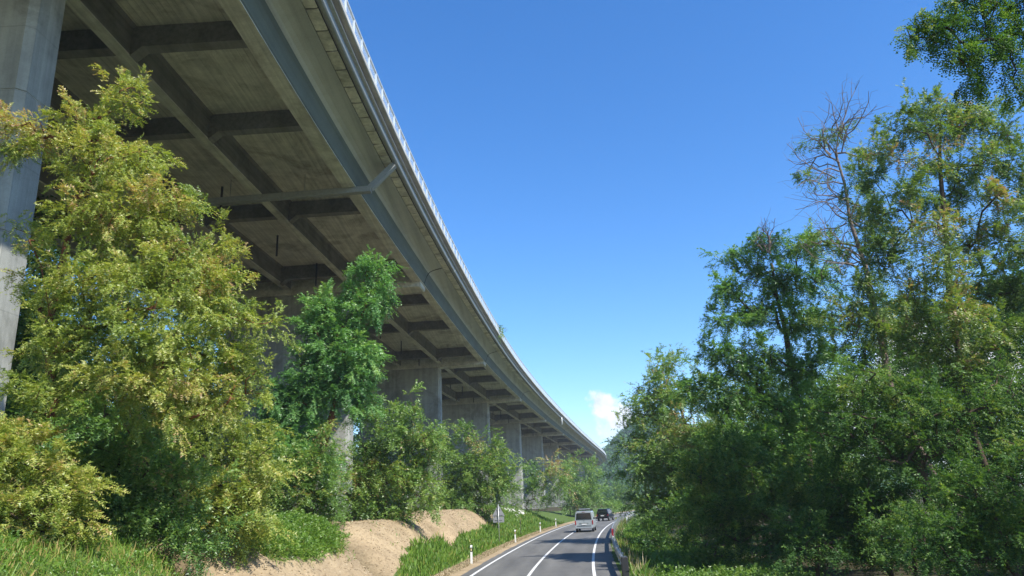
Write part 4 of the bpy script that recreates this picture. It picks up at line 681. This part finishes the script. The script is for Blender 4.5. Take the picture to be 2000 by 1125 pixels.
    ('broadleaf_tree', 'shaded tree at the far end of the wood along the bend', 'tree', 'trees deep in the wood on the right', (27, 100), 0.3, 'leaf_dark', 'bark', 0.24, 0.7, [(27, 100, 9.36, 6, 6, 3.38), (25.8, 99, 4.68, 6.300000000000001, 6, 3.38), (28.5, 102, 5.2, 6.6000000000000005, 5.4, 3.9)], {'sprays': 6, 'leaflets': 8, 'limbs': 50, 'rtip': 0.02}),
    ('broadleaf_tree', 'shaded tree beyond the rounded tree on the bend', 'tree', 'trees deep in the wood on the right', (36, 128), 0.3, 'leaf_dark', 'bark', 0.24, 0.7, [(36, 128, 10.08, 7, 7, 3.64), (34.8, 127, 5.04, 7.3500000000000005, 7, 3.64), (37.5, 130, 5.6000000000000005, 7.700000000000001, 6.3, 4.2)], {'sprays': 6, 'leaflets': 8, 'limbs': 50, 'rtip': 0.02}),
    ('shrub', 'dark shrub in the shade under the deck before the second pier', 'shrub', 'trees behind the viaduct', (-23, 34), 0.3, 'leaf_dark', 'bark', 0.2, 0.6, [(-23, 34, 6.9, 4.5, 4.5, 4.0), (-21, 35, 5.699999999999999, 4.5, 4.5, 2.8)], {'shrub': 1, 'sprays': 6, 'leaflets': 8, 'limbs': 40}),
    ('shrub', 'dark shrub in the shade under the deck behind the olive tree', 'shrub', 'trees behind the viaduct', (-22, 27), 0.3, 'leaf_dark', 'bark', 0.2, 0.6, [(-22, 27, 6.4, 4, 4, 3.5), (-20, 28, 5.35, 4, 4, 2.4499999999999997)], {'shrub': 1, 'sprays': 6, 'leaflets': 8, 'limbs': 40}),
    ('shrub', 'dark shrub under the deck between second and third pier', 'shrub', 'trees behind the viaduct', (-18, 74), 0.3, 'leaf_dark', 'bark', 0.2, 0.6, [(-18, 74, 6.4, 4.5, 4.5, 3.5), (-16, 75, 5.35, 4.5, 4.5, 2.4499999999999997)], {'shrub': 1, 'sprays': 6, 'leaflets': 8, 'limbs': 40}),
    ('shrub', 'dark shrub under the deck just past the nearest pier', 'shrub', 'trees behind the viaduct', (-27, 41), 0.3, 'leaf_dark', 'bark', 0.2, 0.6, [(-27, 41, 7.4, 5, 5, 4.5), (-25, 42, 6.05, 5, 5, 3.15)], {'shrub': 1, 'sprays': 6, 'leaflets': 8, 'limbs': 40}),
    ('weed', 'small weed sprouting at the foot of the railing on the deck edge', 'plant', None, (-1.95, 94), 0.3, 'leaf_mid', 'bark', 0.12, 1.0, [(-1.75, 94, 24.75, 0.35, 0.45, 0.5), (-1.65, 94.6, 24.55, 0.3, 0.4, 0.35)], {'shrub': 1, 'sprays': 5, 'leaflets': 7, 'limbs': 12, 'z': 24.28}),
    ('shrub', 'low dark bramble at the edge of the wood near the guardrail', 'shrub', 'trees of the wood on the right', (9.94, 41.0), 0.3, 'leaf_dark', 'bark', 0.128, 0.9, [(9.31, 41, 1.91, 1.13, 0.85, 1.08), (10.97, 41, 1.59, 1.13, 0.85, 1.02), (9.88, 40, 0.92, 1.28, 0.96, 0.91), (10.86, 41.5, 2.76, 0.87, 0.7, 0.93)], {'shrub': 1, 'sprays': 7, 'leaflets': 8, 'limbs': 50}),
    ('shrub', 'low dark bramble below the leaning trunk', 'shrub', 'trees of the wood on the right', (10.19, 27.0), 0.3, 'leaf_dark', 'bark', 0.08320000000000001, 0.9, [(9.67, 27, 2.24, 1.17, 0.88, 0.71), (11.38, 27, 2.0, 1.17, 0.88, 0.67), (10.14, 26, 1.6, 1.31, 0.98, 0.59), (11.33, 27.5, 2.77, 0.9, 0.68, 0.62)], {'shrub': 1, 'sprays': 7, 'leaflets': 8, 'limbs': 50}),
    ('shrub', 'low dark bramble under the tall locust', 'shrub', 'trees of the wood on the right', (11.71, 24.0), 0.3, 'leaf_dark', 'bark', 0.0736, 0.9, [(11.33, 24, 2.24, 1.13, 0.85, 0.63), (12.99, 24, 2.02, 1.13, 0.85, 0.6), (11.65, 23, 1.68, 1.26, 0.94, 0.52), (13.02, 24.5, 2.7, 0.87, 0.66, 0.55)], {'shrub': 1, 'sprays': 7, 'leaflets': 8, 'limbs': 50}),
    ('shrub', 'low dark bramble at the lower right edge of the wood', 'shrub', 'trees of the wood on the right', (12.25, 21.0), 0.3, 'leaf_dark', 'bark', 0.064, 0.9, [(12.17, 21, 2.28, 0.91, 0.68, 0.55), (13.49, 21, 2.1, 0.91, 0.68, 0.52), (12.2, 20, 1.81, 1.0, 0.75, 0.46), (13.65, 21.5, 2.68, 0.7, 0.53, 0.48)], {'shrub': 1, 'sprays': 7, 'leaflets': 8, 'limbs': 50}),
    ('shrub', 'low dark bramble below the rounded tree', 'shrub', 'trees of the wood on the right', (9.86, 53.0), 0.3, 'leaf_dark', 'bark', 0.16640000000000002, 0.9, [(9.07, 53, 1.63, 1.26, 1.05, 1.4), (10.92, 53, 1.22, 1.25, 0.99, 1.32), (9.79, 52, 0.33, 1.43, 1.07, 1.19), (10.76, 53.5, 2.73, 0.96, 0.9, 1.21)], {'shrub': 1, 'sprays': 7, 'leaflets': 8, 'limbs': 50}),
]

for spec in TREES: make_tree(spec)

# ---------------------------------------------------------------- grass, weeds, ground cover
def blades(name, label, pts, hgt, wid, mat, rng, lean=0.35, tint=(0.5, 0.22), cat='grass'):
    n = len(pts); a = rng.random(n)*2*np.pi; h = hgt*rng.uniform(0.35, 1.3, n)*(1+0.35*hash_noise(pts[:, 0]+5, pts[:, 1], 0.9)) + (rng.random(n) < 0.03)*hgt*0.7
    s = np.stack([np.cos(a), np.sin(a), np.zeros(n)], -1)*(wid*rng.uniform(0.6, 1.3, n))[:, None]
    ln = rng.normal(size=(n, 3))*lean; ln[:, 2] = 1.0; ln = unit(ln)*h[:, None]
    V = np.stack([pts-s, pts+s, pts+ln*0.62+s*0.6, pts+ln+np.stack([np.cos(a+1), np.sin(a+1), -np.ones(n)*.3], -1)*(h*0.12)[:, None], pts+ln*0.62-s*0.6], 1)
    o = np.arange(n)*5; F = np.stack([o, o+1, o+2, o+3, o+4], -1)
    pn = hash_noise(pts[:, 0], pts[:, 1], 1.7); t = np.clip(rng.normal(tint[0], tint[1], n) + 0.22*pn, 0, 1)
    ob = obj_from(name, big_mesh(name, V.reshape(-1, 3), F, M[mat], t)); tag(ob, label, cat, kind='stuff'); return ob
def scatter(n, y0, y1, dfun, rng, power=1.0, keep=None):
    y = y0 + (y1-y0)*rng.random(n)**power; lo, hi = dfun(y); d = lo + (hi-lo)*rng.random(n); x = road_x(y) + d
    z = ground_z(x, y)
    if keep is not None:
        k = keep(x, y, d, rng); x, y, z = x[k], y[k], z[k]
    return np.stack([x, y, z-0.02], -1)
rg = np.random.default_rng(5)
def not_bare(x, y, d, rng): return (bare_amount(x, y) + rng.normal(0, .12, len(x)) + 0.22*hash_noise(x, y, 1.1)) < 0.5 + 0.25*(rng.random(len(x))-.5)
g1 = scatter(52000, 34, 118, lambda y: (np.full_like(y, -14.0), np.full_like(y, -4.5)), rg, 1.15, not_bare)
blades('grass', 'tall green grass on the sunny slope left of the road', g1, 0.36, 0.04, 'grass', rg, 0.4)
g2 = scatter(56000, 10, 36, lambda y: (np.full_like(y, -13.5), np.full_like(y, -5.6)), rg, 1.0, not_bare)
blades('grass', 'bright meadow grass in front of the olive trees at lower left', g2, 0.30, 0.014, 'grass', rg, 0.5, (0.72, 0.25))
g3 = scatter(30000, 22, 120, lambda y: (np.full_like(y, 5.0), np.full_like(y, 9.5)), rg, 1.2)
blades('grass', 'shaded green grass strip behind the guardrail', g3, 0.36, 0.036, 'grass', rg, 0.5, (0.45, 0.2))
g4 = scatter(9000, 30, 110, lambda y: (np.full_like(y, -4.9), np.full_like(y, -3.9)), rg, 1.2)
blades('grass', 'dry yellowish grass fringe along the gravel verge', g4, 0.13, 0.02, 'dry', rg, 0.7, (0.5, 0.3))
g5 = scatter(2600, 30, 130, lambda y: (np.full_like(y, 4.75), np.full_like(y, 5.35)), rg, 1.3)
blades('dry_weeds', 'pale dry weeds standing along the back of the guardrail', g5[:900], 0.7, 0.02, 'dry', rg, 0.35, (0.6, 0.25), 'weeds')
blades('weeds', 'green weeds growing up behind the guardrail posts', g5[900:], 0.6, 0.035, 'grass', rg, 0.4, (0.5, 0.3), 'weeds')
# straw mulch on the bare mounds
ml = scatter(36000, 19, 86, lambda y: (np.full_like(y, -12.5), np.full_like(y, -4.2)), rg, 1.1, lambda x, y, d, rng: bare_amount(x, y) > 0.7)
n = len(ml); a = rg.random(n)*2*np.pi; dv = np.stack([np.cos(a), np.sin(a), rg.normal(0, .3, n)], -1)*rg.uniform(.03, .10, n)[:, None]
sd = np.stack([-np.sin(a), np.cos(a), rg.normal(0, .5, n)], -1)*rg.uniform(.008, .018, n)[:, None]; c = ml+np.array([0, 0, .035])
V = np.stack([c-dv, c-sd, c+dv, c+sd], 1).reshape(-1, 3)
tag(obj_from('straw_mulch', big_mesh('straw_mulch', V, np.arange(4*n).reshape(n, 4), M['straw'], np.clip(rg.normal(.5, .25, n), 0, 1))), 'tan straw and chip mulch covering the bare mounds', 'mulch', kind='stuff')
def cover(name, label, spots, mat, leaf, rng, cat='ground cover', nspray=6):
    C = np.array(spots); n = len(C)
    V, F, t = leaves(C, np.tile([0, 0, 1.0], (n, 1)), np.full(n, leaf*5), nspray, 7, leaf, leaf*.62, leaf*3.2, 0.0, rng, rng.normal(.5, .2, n), 0.9)
    tag(obj_from(name, big_mesh(name, V, F, M[mat], t)), label, cat, kind='stuff')
s = scatter(3600, 23.5, 34, lambda y: (np.full_like(y, -11.5), np.full_like(y, -6.2)), rg, 1.0, lambda x, y, d, rng: bare_amount(x, y) < 0.55); s[:, 2] += .14
cover('ground_cover', 'lush yellow green creepers spilling over the nearest mound', s, 'leaf_bright', .075, rg)
s = scatter(170, 22, 80, lambda y: (np.full_like(y, -10.5), np.full_like(y, -5.0)), rg, 1.0, lambda x, y, d, rng: (bare_amount(x, y) > .7) & (hash_noise(x, y, 2.3) > .15)); s[:, 2] += .06
cover('ground_cover', 'sparse low weeds dotting the bare tan mounds', s, 'leaf_mid', .05, rg)
s = scatter(900, 9, 19, lambda y: (np.full_like(y, -13.0), np.full_like(y, -7.0)), rg); s[:, 2] += .15
cover('ground_cover', 'leafy weeds among the meadow grass at lower left', s, 'leaf_bright', .045, rg)
s = scatter(2300, 19, 46, lambda y: (np.full_like(y, 6.2), np.full_like(y, 11.5)), rg, 1.0, lambda x, y, d, rng: hash_noise(x, y, 1.6) > -.1); s[:, 2] += .28
cover('ground_cover', 'leafy bright weeds at the foot of the dark wood', s, 'leaf_bright', .08, rg)

# pale stones at the foot of the far piers
rs = np.random.default_rng(3); stones = []
def rock_mesh(seed):
    r = np.random.default_rng(seed); bm = bmesh.new(); bmesh.ops.create_icosphere(bm, subdivisions=1, radius=1.0)
    for v in bm.verts: v.co *= 1+float(r.normal(0, .16)); v.co.z *= .65
    me = bpy.data.meshes.new('stone'); bm.to_mesh(me); bm.free(); me.materials.append(M['stone']); return me
V, F = [], []
for k in range(260):
    y = rs.uniform(92, 112); d = rs.uniform(-10.5, -7.0) - (y-92)*.12; x = float(road_x(y))+d; z = gz(x, y); r = rs.uniform(.12, .38)
    n0 = len(V); rm = np.array([(0, 0, 1), (.9, 0, .25), (.28, .86, .2), (-.73, .53, .25), (-.73, -.53, .2), (.28, -.86, .25), (.73, .53, -.3), (-.28, .86, -.3), (-.9, 0, -.3), (-.28, -.86, -.3), (.73, -.53, -.3)])*r
    rm *= rs.uniform(.7, 1.3, rm.shape); V += [(x+q[0], y+q[1], z+q[2]*.7) for q in rm]
    for i in range(5):
        j = (i+1) % 5; F += [(n0, n0+1+i, n0+1+j), (n0+1+i, n0+6+i, n0+1+j), (n0+1+j, n0+6+i, n0+6+j)]
tag(obj_from('rubble', mesh('rubble', V, F, M['stone'], fix=False)), 'pale stone rubble on the slope beyond the mounds', 'rubble', kind='stuff')

# ---------------------------------------------------------------- roadside furniture
def rheading(y): return math.atan(float(road_x(y+1)-road_x(y-1))/2)
def delineator(y, d, label, red=False):
    x = float(road_x(y))+d; z = gz(x, y)-0.02
    r = empty('delineator_post', (x, y, z), -rheading(y)); tag(r, label, 'post', None if red else 'white roadside marker posts')
    V, F = [], []
    prof = [(-.06, -.05), (.06, -.05), (.05, .05), (-.05, .05)]
    def blk(name, z0, z1, mat, g=0.0, slant=0.0):
        V = [(px*(1+g), py*(1+g), z0) for px, py in prof] + [(px*(1+g), py*(1+g), z1+(slant if py > 0 else 0)) for px, py in prof]
        obj_from(name, mesh(name, V, [(0, 1, 2, 3)[::-1], (4, 5, 6, 7), (0, 1, 5, 4), (1, 2, 6, 5), (2, 3, 7, 6), (3, 0, 4, 7)], mat), r)
    if red:
        blk('body', 0, .74, M['white_plastic']); blk('reflective_sleeve', .74, 1.18, M['red'], .08, .06)
    else:
        blk('body', 0, .68, M['white_plastic']); blk('black_band', .68, .92, M['black_plastic'], .03); blk('cap', .92, 1.0, M['white_plastic'], 0, .05)
        obj_from('reflector', box_mesh('reflector', [((0, -.056, .80), (.05, .01, .14))], M['amber']), r)
delineator(45.4, -3.95, 'white marker post with black band, nearest of the row on the verge')
delineator(67.5, -4.0, 'white marker post with black band beside the triangular sign pole')
delineator(87.4, -4.0, 'white marker post third along the gravel verge')
delineator(103, -4.0, 'small white marker post farthest along the gravel verge')
delineator(56, 4.42, 'white post with tall red reflective top in front of the guardrail', True)
# warning sign seen from behind
sx, sy_ = float(road_x(64.5))-4.95, 64.5; sz = gz(sx, sy_)
sg = empty('road_sign', (sx, sy_, sz), -rheading(64.5)); tag(sg, 'back of grey triangular road sign with plate on slender pole', 'road sign')
H = 3.25-sz
obj_from('pole', tube_mesh('pole', [(0, 0, -.3), (0, 0, H)], .035, M['galv'], 10), sg)
def plate(name, outline, y0, t, mat, parent):
    n = len(outline); V = [(x, y0, z) for x, z in outline]+[(x, y0+t, z) for x, z in outline]
    return obj_from(name, mesh(name, V, [tuple(range(n)), tuple(range(n, 2*n))[::-1]]+[(i, (i+1) % n, n+(i+1) % n, n+i) for i in range(n)], mat), parent)
tri = []
for cx, cz, a0 in ((-.44, H-.93, 210), (.44, H-.93, 330), (0, H-.16, 90)):
    for da in (-55, -20, 20, 55): tri.append((cx+.07*math.cos(math.radians(a0+da)), cz+.07*math.sin(math.radians(a0+da))))
tp = plate('triangle_plate', tri, .05, .02, M['sign_back'], sg)
for zz in (H-.88, H-.42): obj_from('clamp', box_mesh('clamp', [((0, .03, zz), (.30 if zz > H-.6 else .74, .035, .04))], M['galv']), tp)
sp_ = plate('lower_plate', [(-.46, H-1.46), (.46, H-1.46), (.46, H-1.04), (-.46, H-1.04)], .05, .015, M['sign_back'], sg)
obj_from('clamp', box_mesh('clamp', [((0, .03, H-1.25), (.6, .035, .04))], M['galv']), sp_)
# thin dark stake in the grass beyond the sign
x = float(road_x(78))-4.9; z = gz(x, 78)
stake = empty('marker_stake', (x, 78, z)); tag(stake, 'thin dark wooden stake standing in the grass beyond the sign', 'stake')
obj_from('stake', tube_mesh('stake', [(0, 0, -.2), (.02, 0, 1.0), (.0, 0, 1.9)], [.035, .032, .025], M['rust'], 6), stake)
obj_from('marker_band', tube_mesh('marker_band', [(0.01, 0, 1.25), (0.008, 0, 1.55)], .042, M['black_plastic'], 6), stake)
# guardrail
gr = empty('guardrail', (0, 0, 0)); tag(gr, 'grey steel guardrail on posts along the outer edge of the road', 'guardrail')
GD = 4.38; gy0, gy1 = 35.0, 190.0
wprof = [(0.0, .44), (-.075, .49), (-.075, .545), (0.0, .60), (0.0, .63), (-.075, .685), (-.075, .74), (0.0, .79)]
V, F = [], []; yy = stations(gy0, gy1, 2.0); k = 2*len(wprof)
for y in yy:
    x = float(road_x(y)); V += [(x+GD+a, y, z) for a, z in wprof] + [(x+GD+a+.02, y, z) for a, z in wprof[::-1]]
for i in range(len(yy)-1): F += [(i*k+j, i*k+(j+1) % k, (i+1)*k+(j+1) % k, (i+1)*k+j) for j in range(k)]
F += [tuple(range(k))[::-1], tuple((len(yy)-1)*k+j for j in range(k))]
obj_from('beam', mesh('beam', V, F, M['galv']), gr)
gpm = box_mesh('post', [((.13, 0, .32), (.11, .06, .92)), ((.05, 0, .61), (.06, .10, .22))], M['galv'])
for y in np.arange(gy0+.6, gy1, 2.66): obj_from('post', gpm, gr, (float(road_x(y))+GD, float(y), 0), -rheading(y))
for y in np.arange(gy0+1.9, gy1, 10.6):
    obj_from('reflector', box_mesh('reflector', [((0, 0, 0), (.05, .05, .09))], M['amber']), gr, (float(road_x(y))+GD-.06, float(y), .615), -rheading(y))
obj_from('end_block', box_mesh('end_block', [((.05, -.28, .40), (.30, .40, .84))], M['black_plastic'], .04), gr, (float(road_x(gy0))+GD, gy0, 0), -rheading(gy0))
# a second lattice rail on the bend
x0 = float(road_x(128))+5.6
pr_ = empty('pedestrian_railing', (x0, 128, 0)); tag(pr_, 'thin tubular railing on the far bend above the guardrail', 'railing')
pts = [(float(road_x(y))+5.6-x0, y-128, 0) for y in np.arange(96, 186, 6.0)]
for zz in (.75, 1.15): obj_from('rail', tube_mesh('rail', [(p[0], p[1], zz) for p in pts], .035, M['galv'], 6), pr_)
for p in pts[::1]: obj_from('post', tube_mesh('post', [(p[0], p[1], -.3), (p[0], p[1], 1.17)], .035, M['galv'], 6), pr_)

# ---------------------------------------------------------------- vehicles
def loft(name, secs, mat, smooth=False, bevel=0.0):
    """secs: closed outlines of equal length, front to rear"""
    k = len(secs[0]); V = [p for s in secs for p in s]; F = []
    for i in range(len(secs)-1): F += [(i*k+j, i*k+(j+1) % k, (i+1)*k+(j+1) % k, (i+1)*k+j) for j in range(k)]
    F += [tuple(range(k))[::-1], tuple((len(secs)-1)*k+j for j in range(k))]
    me = mesh(name, V, F, mat, smooth)
    if bevel:
        bm = bmesh.new(); bm.from_mesh(me); bmesh.ops.bevel(bm, geom=bm.edges[:], offset=bevel, segments=2, affect='EDGES', profile=.6); bm.to_mesh(me); bm.free()
    return me
def sec(y, w0, wb, wt, z0, zb, zt, r=.09):
    """cross-section: sill half-width w0 at z0, belt wb at zb, roof wt at zt"""
    return [(-w0, y, z0), (w0, y, z0), (wb, y, z0+.22), (wb, y, zb), (wt+.02, y, zt-r), (wt-r*.8, y, zt), (-wt+r*.8, y, zt), (-wt-.02, y, zt-r), (-wb, y, zb), (-wb, y, z0+.22)]
def wheel(parent, x, y, r, w):
    V, F = [], []; tube_data(V, F, [(x-w/2, y, r), (x-w/2+.03, y, r), (x+w/2-.03, y, r), (x+w/2, y, r)], [r*.93, r, r, r*.93], 20)
    wo = obj_from('wheel', mesh('wheel', V, F, M['rubber'], False), parent)
    V, F = [], []; tube_data(V, F, [(x-w/2-.006, y, r), (x+w/2+.006, y, r)], [r*.62, r*.62], 16)
    obj_from('rim', mesh('rim', V, F, M['rim']), wo)
def car(name, label, cat, y, d, extra, L, W, Ht, paint, van):
    x = float(road_x(y))+d; r = empty(name, (x, y, 0.004), -rheading(y+L/2)-extra); tag(r, label, cat)
    hw = W/2   # local +y is forward, rear bumper at y=0
    if van:
        S = [sec(.06, hw-.12, hw-.01, hw-.17, .42, 1.22, Ht-.02), sec(.22, hw-.10, hw, hw-.14, .36, 1.22, Ht), sec(L*.55, hw-.10, hw, hw-.13, .34, 1.22, Ht), sec(L*.68, hw-.10, hw, hw-.15, .34, 1.2, Ht-.04),
             sec(L*.83, hw-.10, hw-.01, hw-.26, .34, 1.16, 1.36), sec(L*.97, hw-.14, hw-.10, hw-.34, .36, .98, 1.08), sec(L, hw-.26, hw-.22, hw-.42, .42, .86, .94)]
    else:
        S = [sec(.04, hw-.14, hw-.03, hw-.25, .45, 1.05, Ht-.09), sec(.28, hw-.10, hw, hw-.20, .38, 1.08, Ht), sec(L*.45, hw-.10, hw, hw-.20, .36, 1.08, Ht), sec(L*.58, hw-.10, hw, hw-.24, .36, 1.06, Ht-.07),
             sec(L*.73, hw-.10, hw-.01, hw-.30, .36, 1.0, 1.14), sec(L*.95, hw-.14, hw-.08, hw-.36, .38, .88, .98), sec(L, hw-.26, hw-.2, hw-.44, .44, .78, .86)]
    body = obj_from('body', loft('body', S, paint, bevel=.018), r)
    zb, zt = (1.22, Ht) if van else (1.08, Ht)
    def quadprism(nm, pts, out, mat, parent=r):
        o = Vector(out); V = [tuple(Vector(p)) for p in pts] + [tuple(Vector(p)+o) for p in pts]; n = len(pts)
        return obj_from(nm, mesh(nm, V, [tuple(range(n)), tuple(range(n, 2*n))]+[(i, (i+1) % n, n+(i+1) % n, n+i) for i in range(n)], mat), parent)
    wl_, wh_ = (hw-.16, hw-.24) if van else (hw-.22, hw-.34)
    yr = .05 if van else .03
    quadprism('rear_window', [(-wl_, yr, zb+.06), (wl_, yr, zb+.06), (wl_-.02, yr, zb+.16), (wh_, yr, zt-.22), (wh_-.06, yr, zt-.17), (-wh_+.06, yr, zt-.17), (-wh_, yr, zt-.22), (-wl_+.02, yr, zb+.16)], (0, -.025, 0), M['glass'])
    for s in (-1, 1):
        ya, yb, yc = L*.10, L*.48, L*.66
        for a, b in ((ya, L*.30), (L*.315, L*.485), (L*.50, L*.64)):
            quadprism('side_window', [(s*(hw-.012), a, zb+.05), (s*(hw-.012), b, zb+.05), (s*(hw-.125 if van else hw-.18), b-.02, zt-.20), (s*(hw-.125 if van else hw-.18), a+.03, zt-.20)], (s*.012, 0, 0), M['glass'])
        quadprism('tail_lamp', [(s*(hw-.14), .05, .78), (s*(hw-.015), .05, .78), (s*(hw-.015), .05, 1.18 if van else 1.02), (s*(hw-.14), .05, 1.18 if van else 1.02)], (0, -.03, 0), M['tail'])
        wheel(r, s*(hw-.13), L*.19, .34 if van else .36, .22); wheel(r, s*(hw-.13), L*.80, .34 if van else .36, .22)
        V, F = [], []; box_data(V, F, (s*(hw+.12), L*.69, zb+.10), (.18, .09, .24))
        obj_from('wing_mirror', box_mesh('wing_mirror', [((s*(hw+.11), L*.69, zb+.10), (.2, .10, .24))], M['black_plastic'], .03), r)
    bp = obj_from('bumper', box_mesh('bumper', [((0, .0, .50), (W-.10, .22, .22))], paint if not van else M['van_paint'], .04), r)
    obj_from('bumper_step', box_mesh('bumper_step', [((0, -.09, .64), (W-.42, .10, .035))], M['black_plastic']), bp)
    obj_from('number_plate', box_mesh('number_plate', [((0, .025, .80), (.52, .03, .11))], M['white_plastic']), r)
    obj_from('rear_trim', box_mesh('rear_trim', [((0, .03, .93), (W*.5, .03, .05))], M['chrome']), r)
    obj_from('windscreen', mesh('windscreen', [(-hw+.2, L*.835, zb+.06), (hw-.2, L*.835, zb+.06), (hw-.24, L*.69, zt-.10), (-hw+.24, L*.69, zt-.10), (-hw+.2, L*.835+.03, zb+.07), (hw-.2, L*.835+.03, zb+.07), (hw-.24, L*.69+.03, zt-.08), (-hw+.24, L*.69+.03, zt-.08)],
             [(0, 1, 2, 3), (4, 5, 6, 7), (0, 1, 5, 4), (1, 2, 6, 5), (2, 3, 7, 6), (3, 0, 4, 7)], M['glass']), r)
    if van:
        rk = [((s*(hw-.24), L*.36, Ht+.13), (.05, L*.60, .05)) for s in (-1, 1)]
        rack = obj_from('roof_rack', box_mesh('roof_rack', rk, M['black_plastic']), r)
        for q in (.1, .28, .46, .63):
            obj_from('crossbar', box_mesh('crossbar', [((0, L*q, Ht+.13), (W-.36, .07, .045)), ((hw-.24, L*q, Ht+.05), (.05, .06, .13)), ((-hw+.24, L*q, Ht+.05), (.05, .06, .13))], M['black_plastic']), rack)
        obj_from('rear_door_seam', box_mesh('rear_door_seam', [((0, .045, .95), (.012, .02, .6))], M['black_plastic']), r)
        obj_from('high_brake_lamp', box_mesh('high_brake_lamp', [((0, .05, Ht-.07), (.3, .03, .035))], M['tail']), r)
        bx_ = obj_from('roof_bar_cover', box_mesh('roof_bar_cover', [((.05, L*.2, Ht+.21), (W-.8, .9, .10))], M['galv'], .03), rack)
    else:
        for s in (-1, 1): obj_from('roof_rail', box_mesh('roof_rail', [((s*(hw-.27), L*.36, Ht+.03), (.045, L*.42, .05))], M['black_plastic']), r)
        obj_from('spoiler', box_mesh('spoiler', [((0, .06, Ht-.06), (W-.5, .24, .04))], paint), r)
    return r
car('van', 'silver white van with roof rack driving away in the near lane', 'van', 82.5, 1.25, 0.02, 5.1, 1.98, 2.12, M['van_paint'], True)
car('suv', 'dark blue suv driving ahead of the silver van', 'car', 120.5, 0.85, 0.14, 4.7, 1.9, 1.8, M['suv_paint'], False)

# ---------------------------------------------------------------- wooded hills
rh = np.random.default_rng(21)
def hill_h(x, y):
    h = 62*np.exp(-(((x-128)/56)**2 + ((y-690)/120)**2)) + 40*np.exp(-(((x-300)/130)**2+((y-820)/160)**2)) + 44*np.exp(-(((x+230)/190)**2+((y-820)/200)**2)) + 20*np.exp(-(((x-85)/40)**2+((y-600)/80)**2))
    return h + 2.0*hash_noise(x, y, 18)*np.clip(h/20, 0, 1)
hx, hy = np.linspace(-520, 620, 120), np.linspace(440, 1150, 60); HX, HY = np.meshgrid(hx, hy); HZ = hill_h(HX, HY)-0.6
idx = np.arange(HX.size).reshape(HX.shape); FH = np.stack([idx[:-1, :-1], idx[:-1, 1:], idx[1:, 1:], idx[1:, :-1]], -1).reshape(-1, 4)
tint = np.full(len(FH), .3)
tag(obj_from('hill', big_mesh('hill', np.stack([HX, HY, HZ], -1).reshape(-1, 3), FH, M['far_leaf'], tint, smooth=True)), 'wooded hill rising beyond the end of the viaduct', kind='structure')
n = 1500; px = rh.uniform(40, 220, n); py = rh.uniform(470, 720, n); hz = hill_h(px, py); k = hz > 1.5; px, py, hz = px[k], py[k], hz[k]; n = len(px)
r = rh.uniform(3.0, 5.5, n); C = np.stack([px, py, hz+r*.8], -1); nl = 42
d = unit(rh.normal(size=(n*nl, 3))); d[:, 2] = np.abs(d[:, 2])*1.1-.25; P0 = np.repeat(C, nl, 0)+d*np.repeat(r, nl)[:, None]*rh.uniform(.75, 1.15, (n*nl, 1))*np.array([1, 1, 1.25])
t1 = unit(np.cross(d, rh.normal(size=d.shape))); t2 = unit(np.cross(d, t1)+d*.4); sz_ = rh.uniform(.5, 1.2, (n*nl, 1))
V = np.stack([P0-t1*sz_, P0-t2*sz_, P0+t1*sz_, P0+t2*sz_], 1).reshape(-1, 3)
tag(obj_from('forest', big_mesh('forest', V, np.arange(4*n*nl).reshape(-1, 4), M['far_leaf'], np.clip(np.repeat(rh.normal(.5, .2, n), nl)+rh.normal(0, .1, n*nl), 0, 1))), 'distant forest covering the hill beyond the viaduct', 'forest', kind='stuff')

# ---------------------------------------------------------------- the air between: thin summer haze
V, F = [], []; box_data(V, F, (0, 950, 38.5), (4600, 2500, 81))
hm = bpy.data.materials.new('haze_air'); hm.use_nodes = True; hn, hl = hm.node_tree.nodes, hm.node_tree.links; hn.clear()
ho = hn.new('ShaderNodeOutputMaterial'); pv = hn.new('ShaderNodeVolumePrincipled'); pv.inputs['Color'].default_value = (0.80, 0.90, 1.0, 1); pv.inputs['Density'].default_value = 0.00036; pv.inputs['Anisotropy'].default_value = 0.2
hl.new(pv.outputs[0], ho.inputs['Volume'])
hz_o = obj_from('haze', mesh('haze', V, F, hm)); tag(hz_o, 'thin bluish haze filling the valley air', 'haze', kind='stuff')
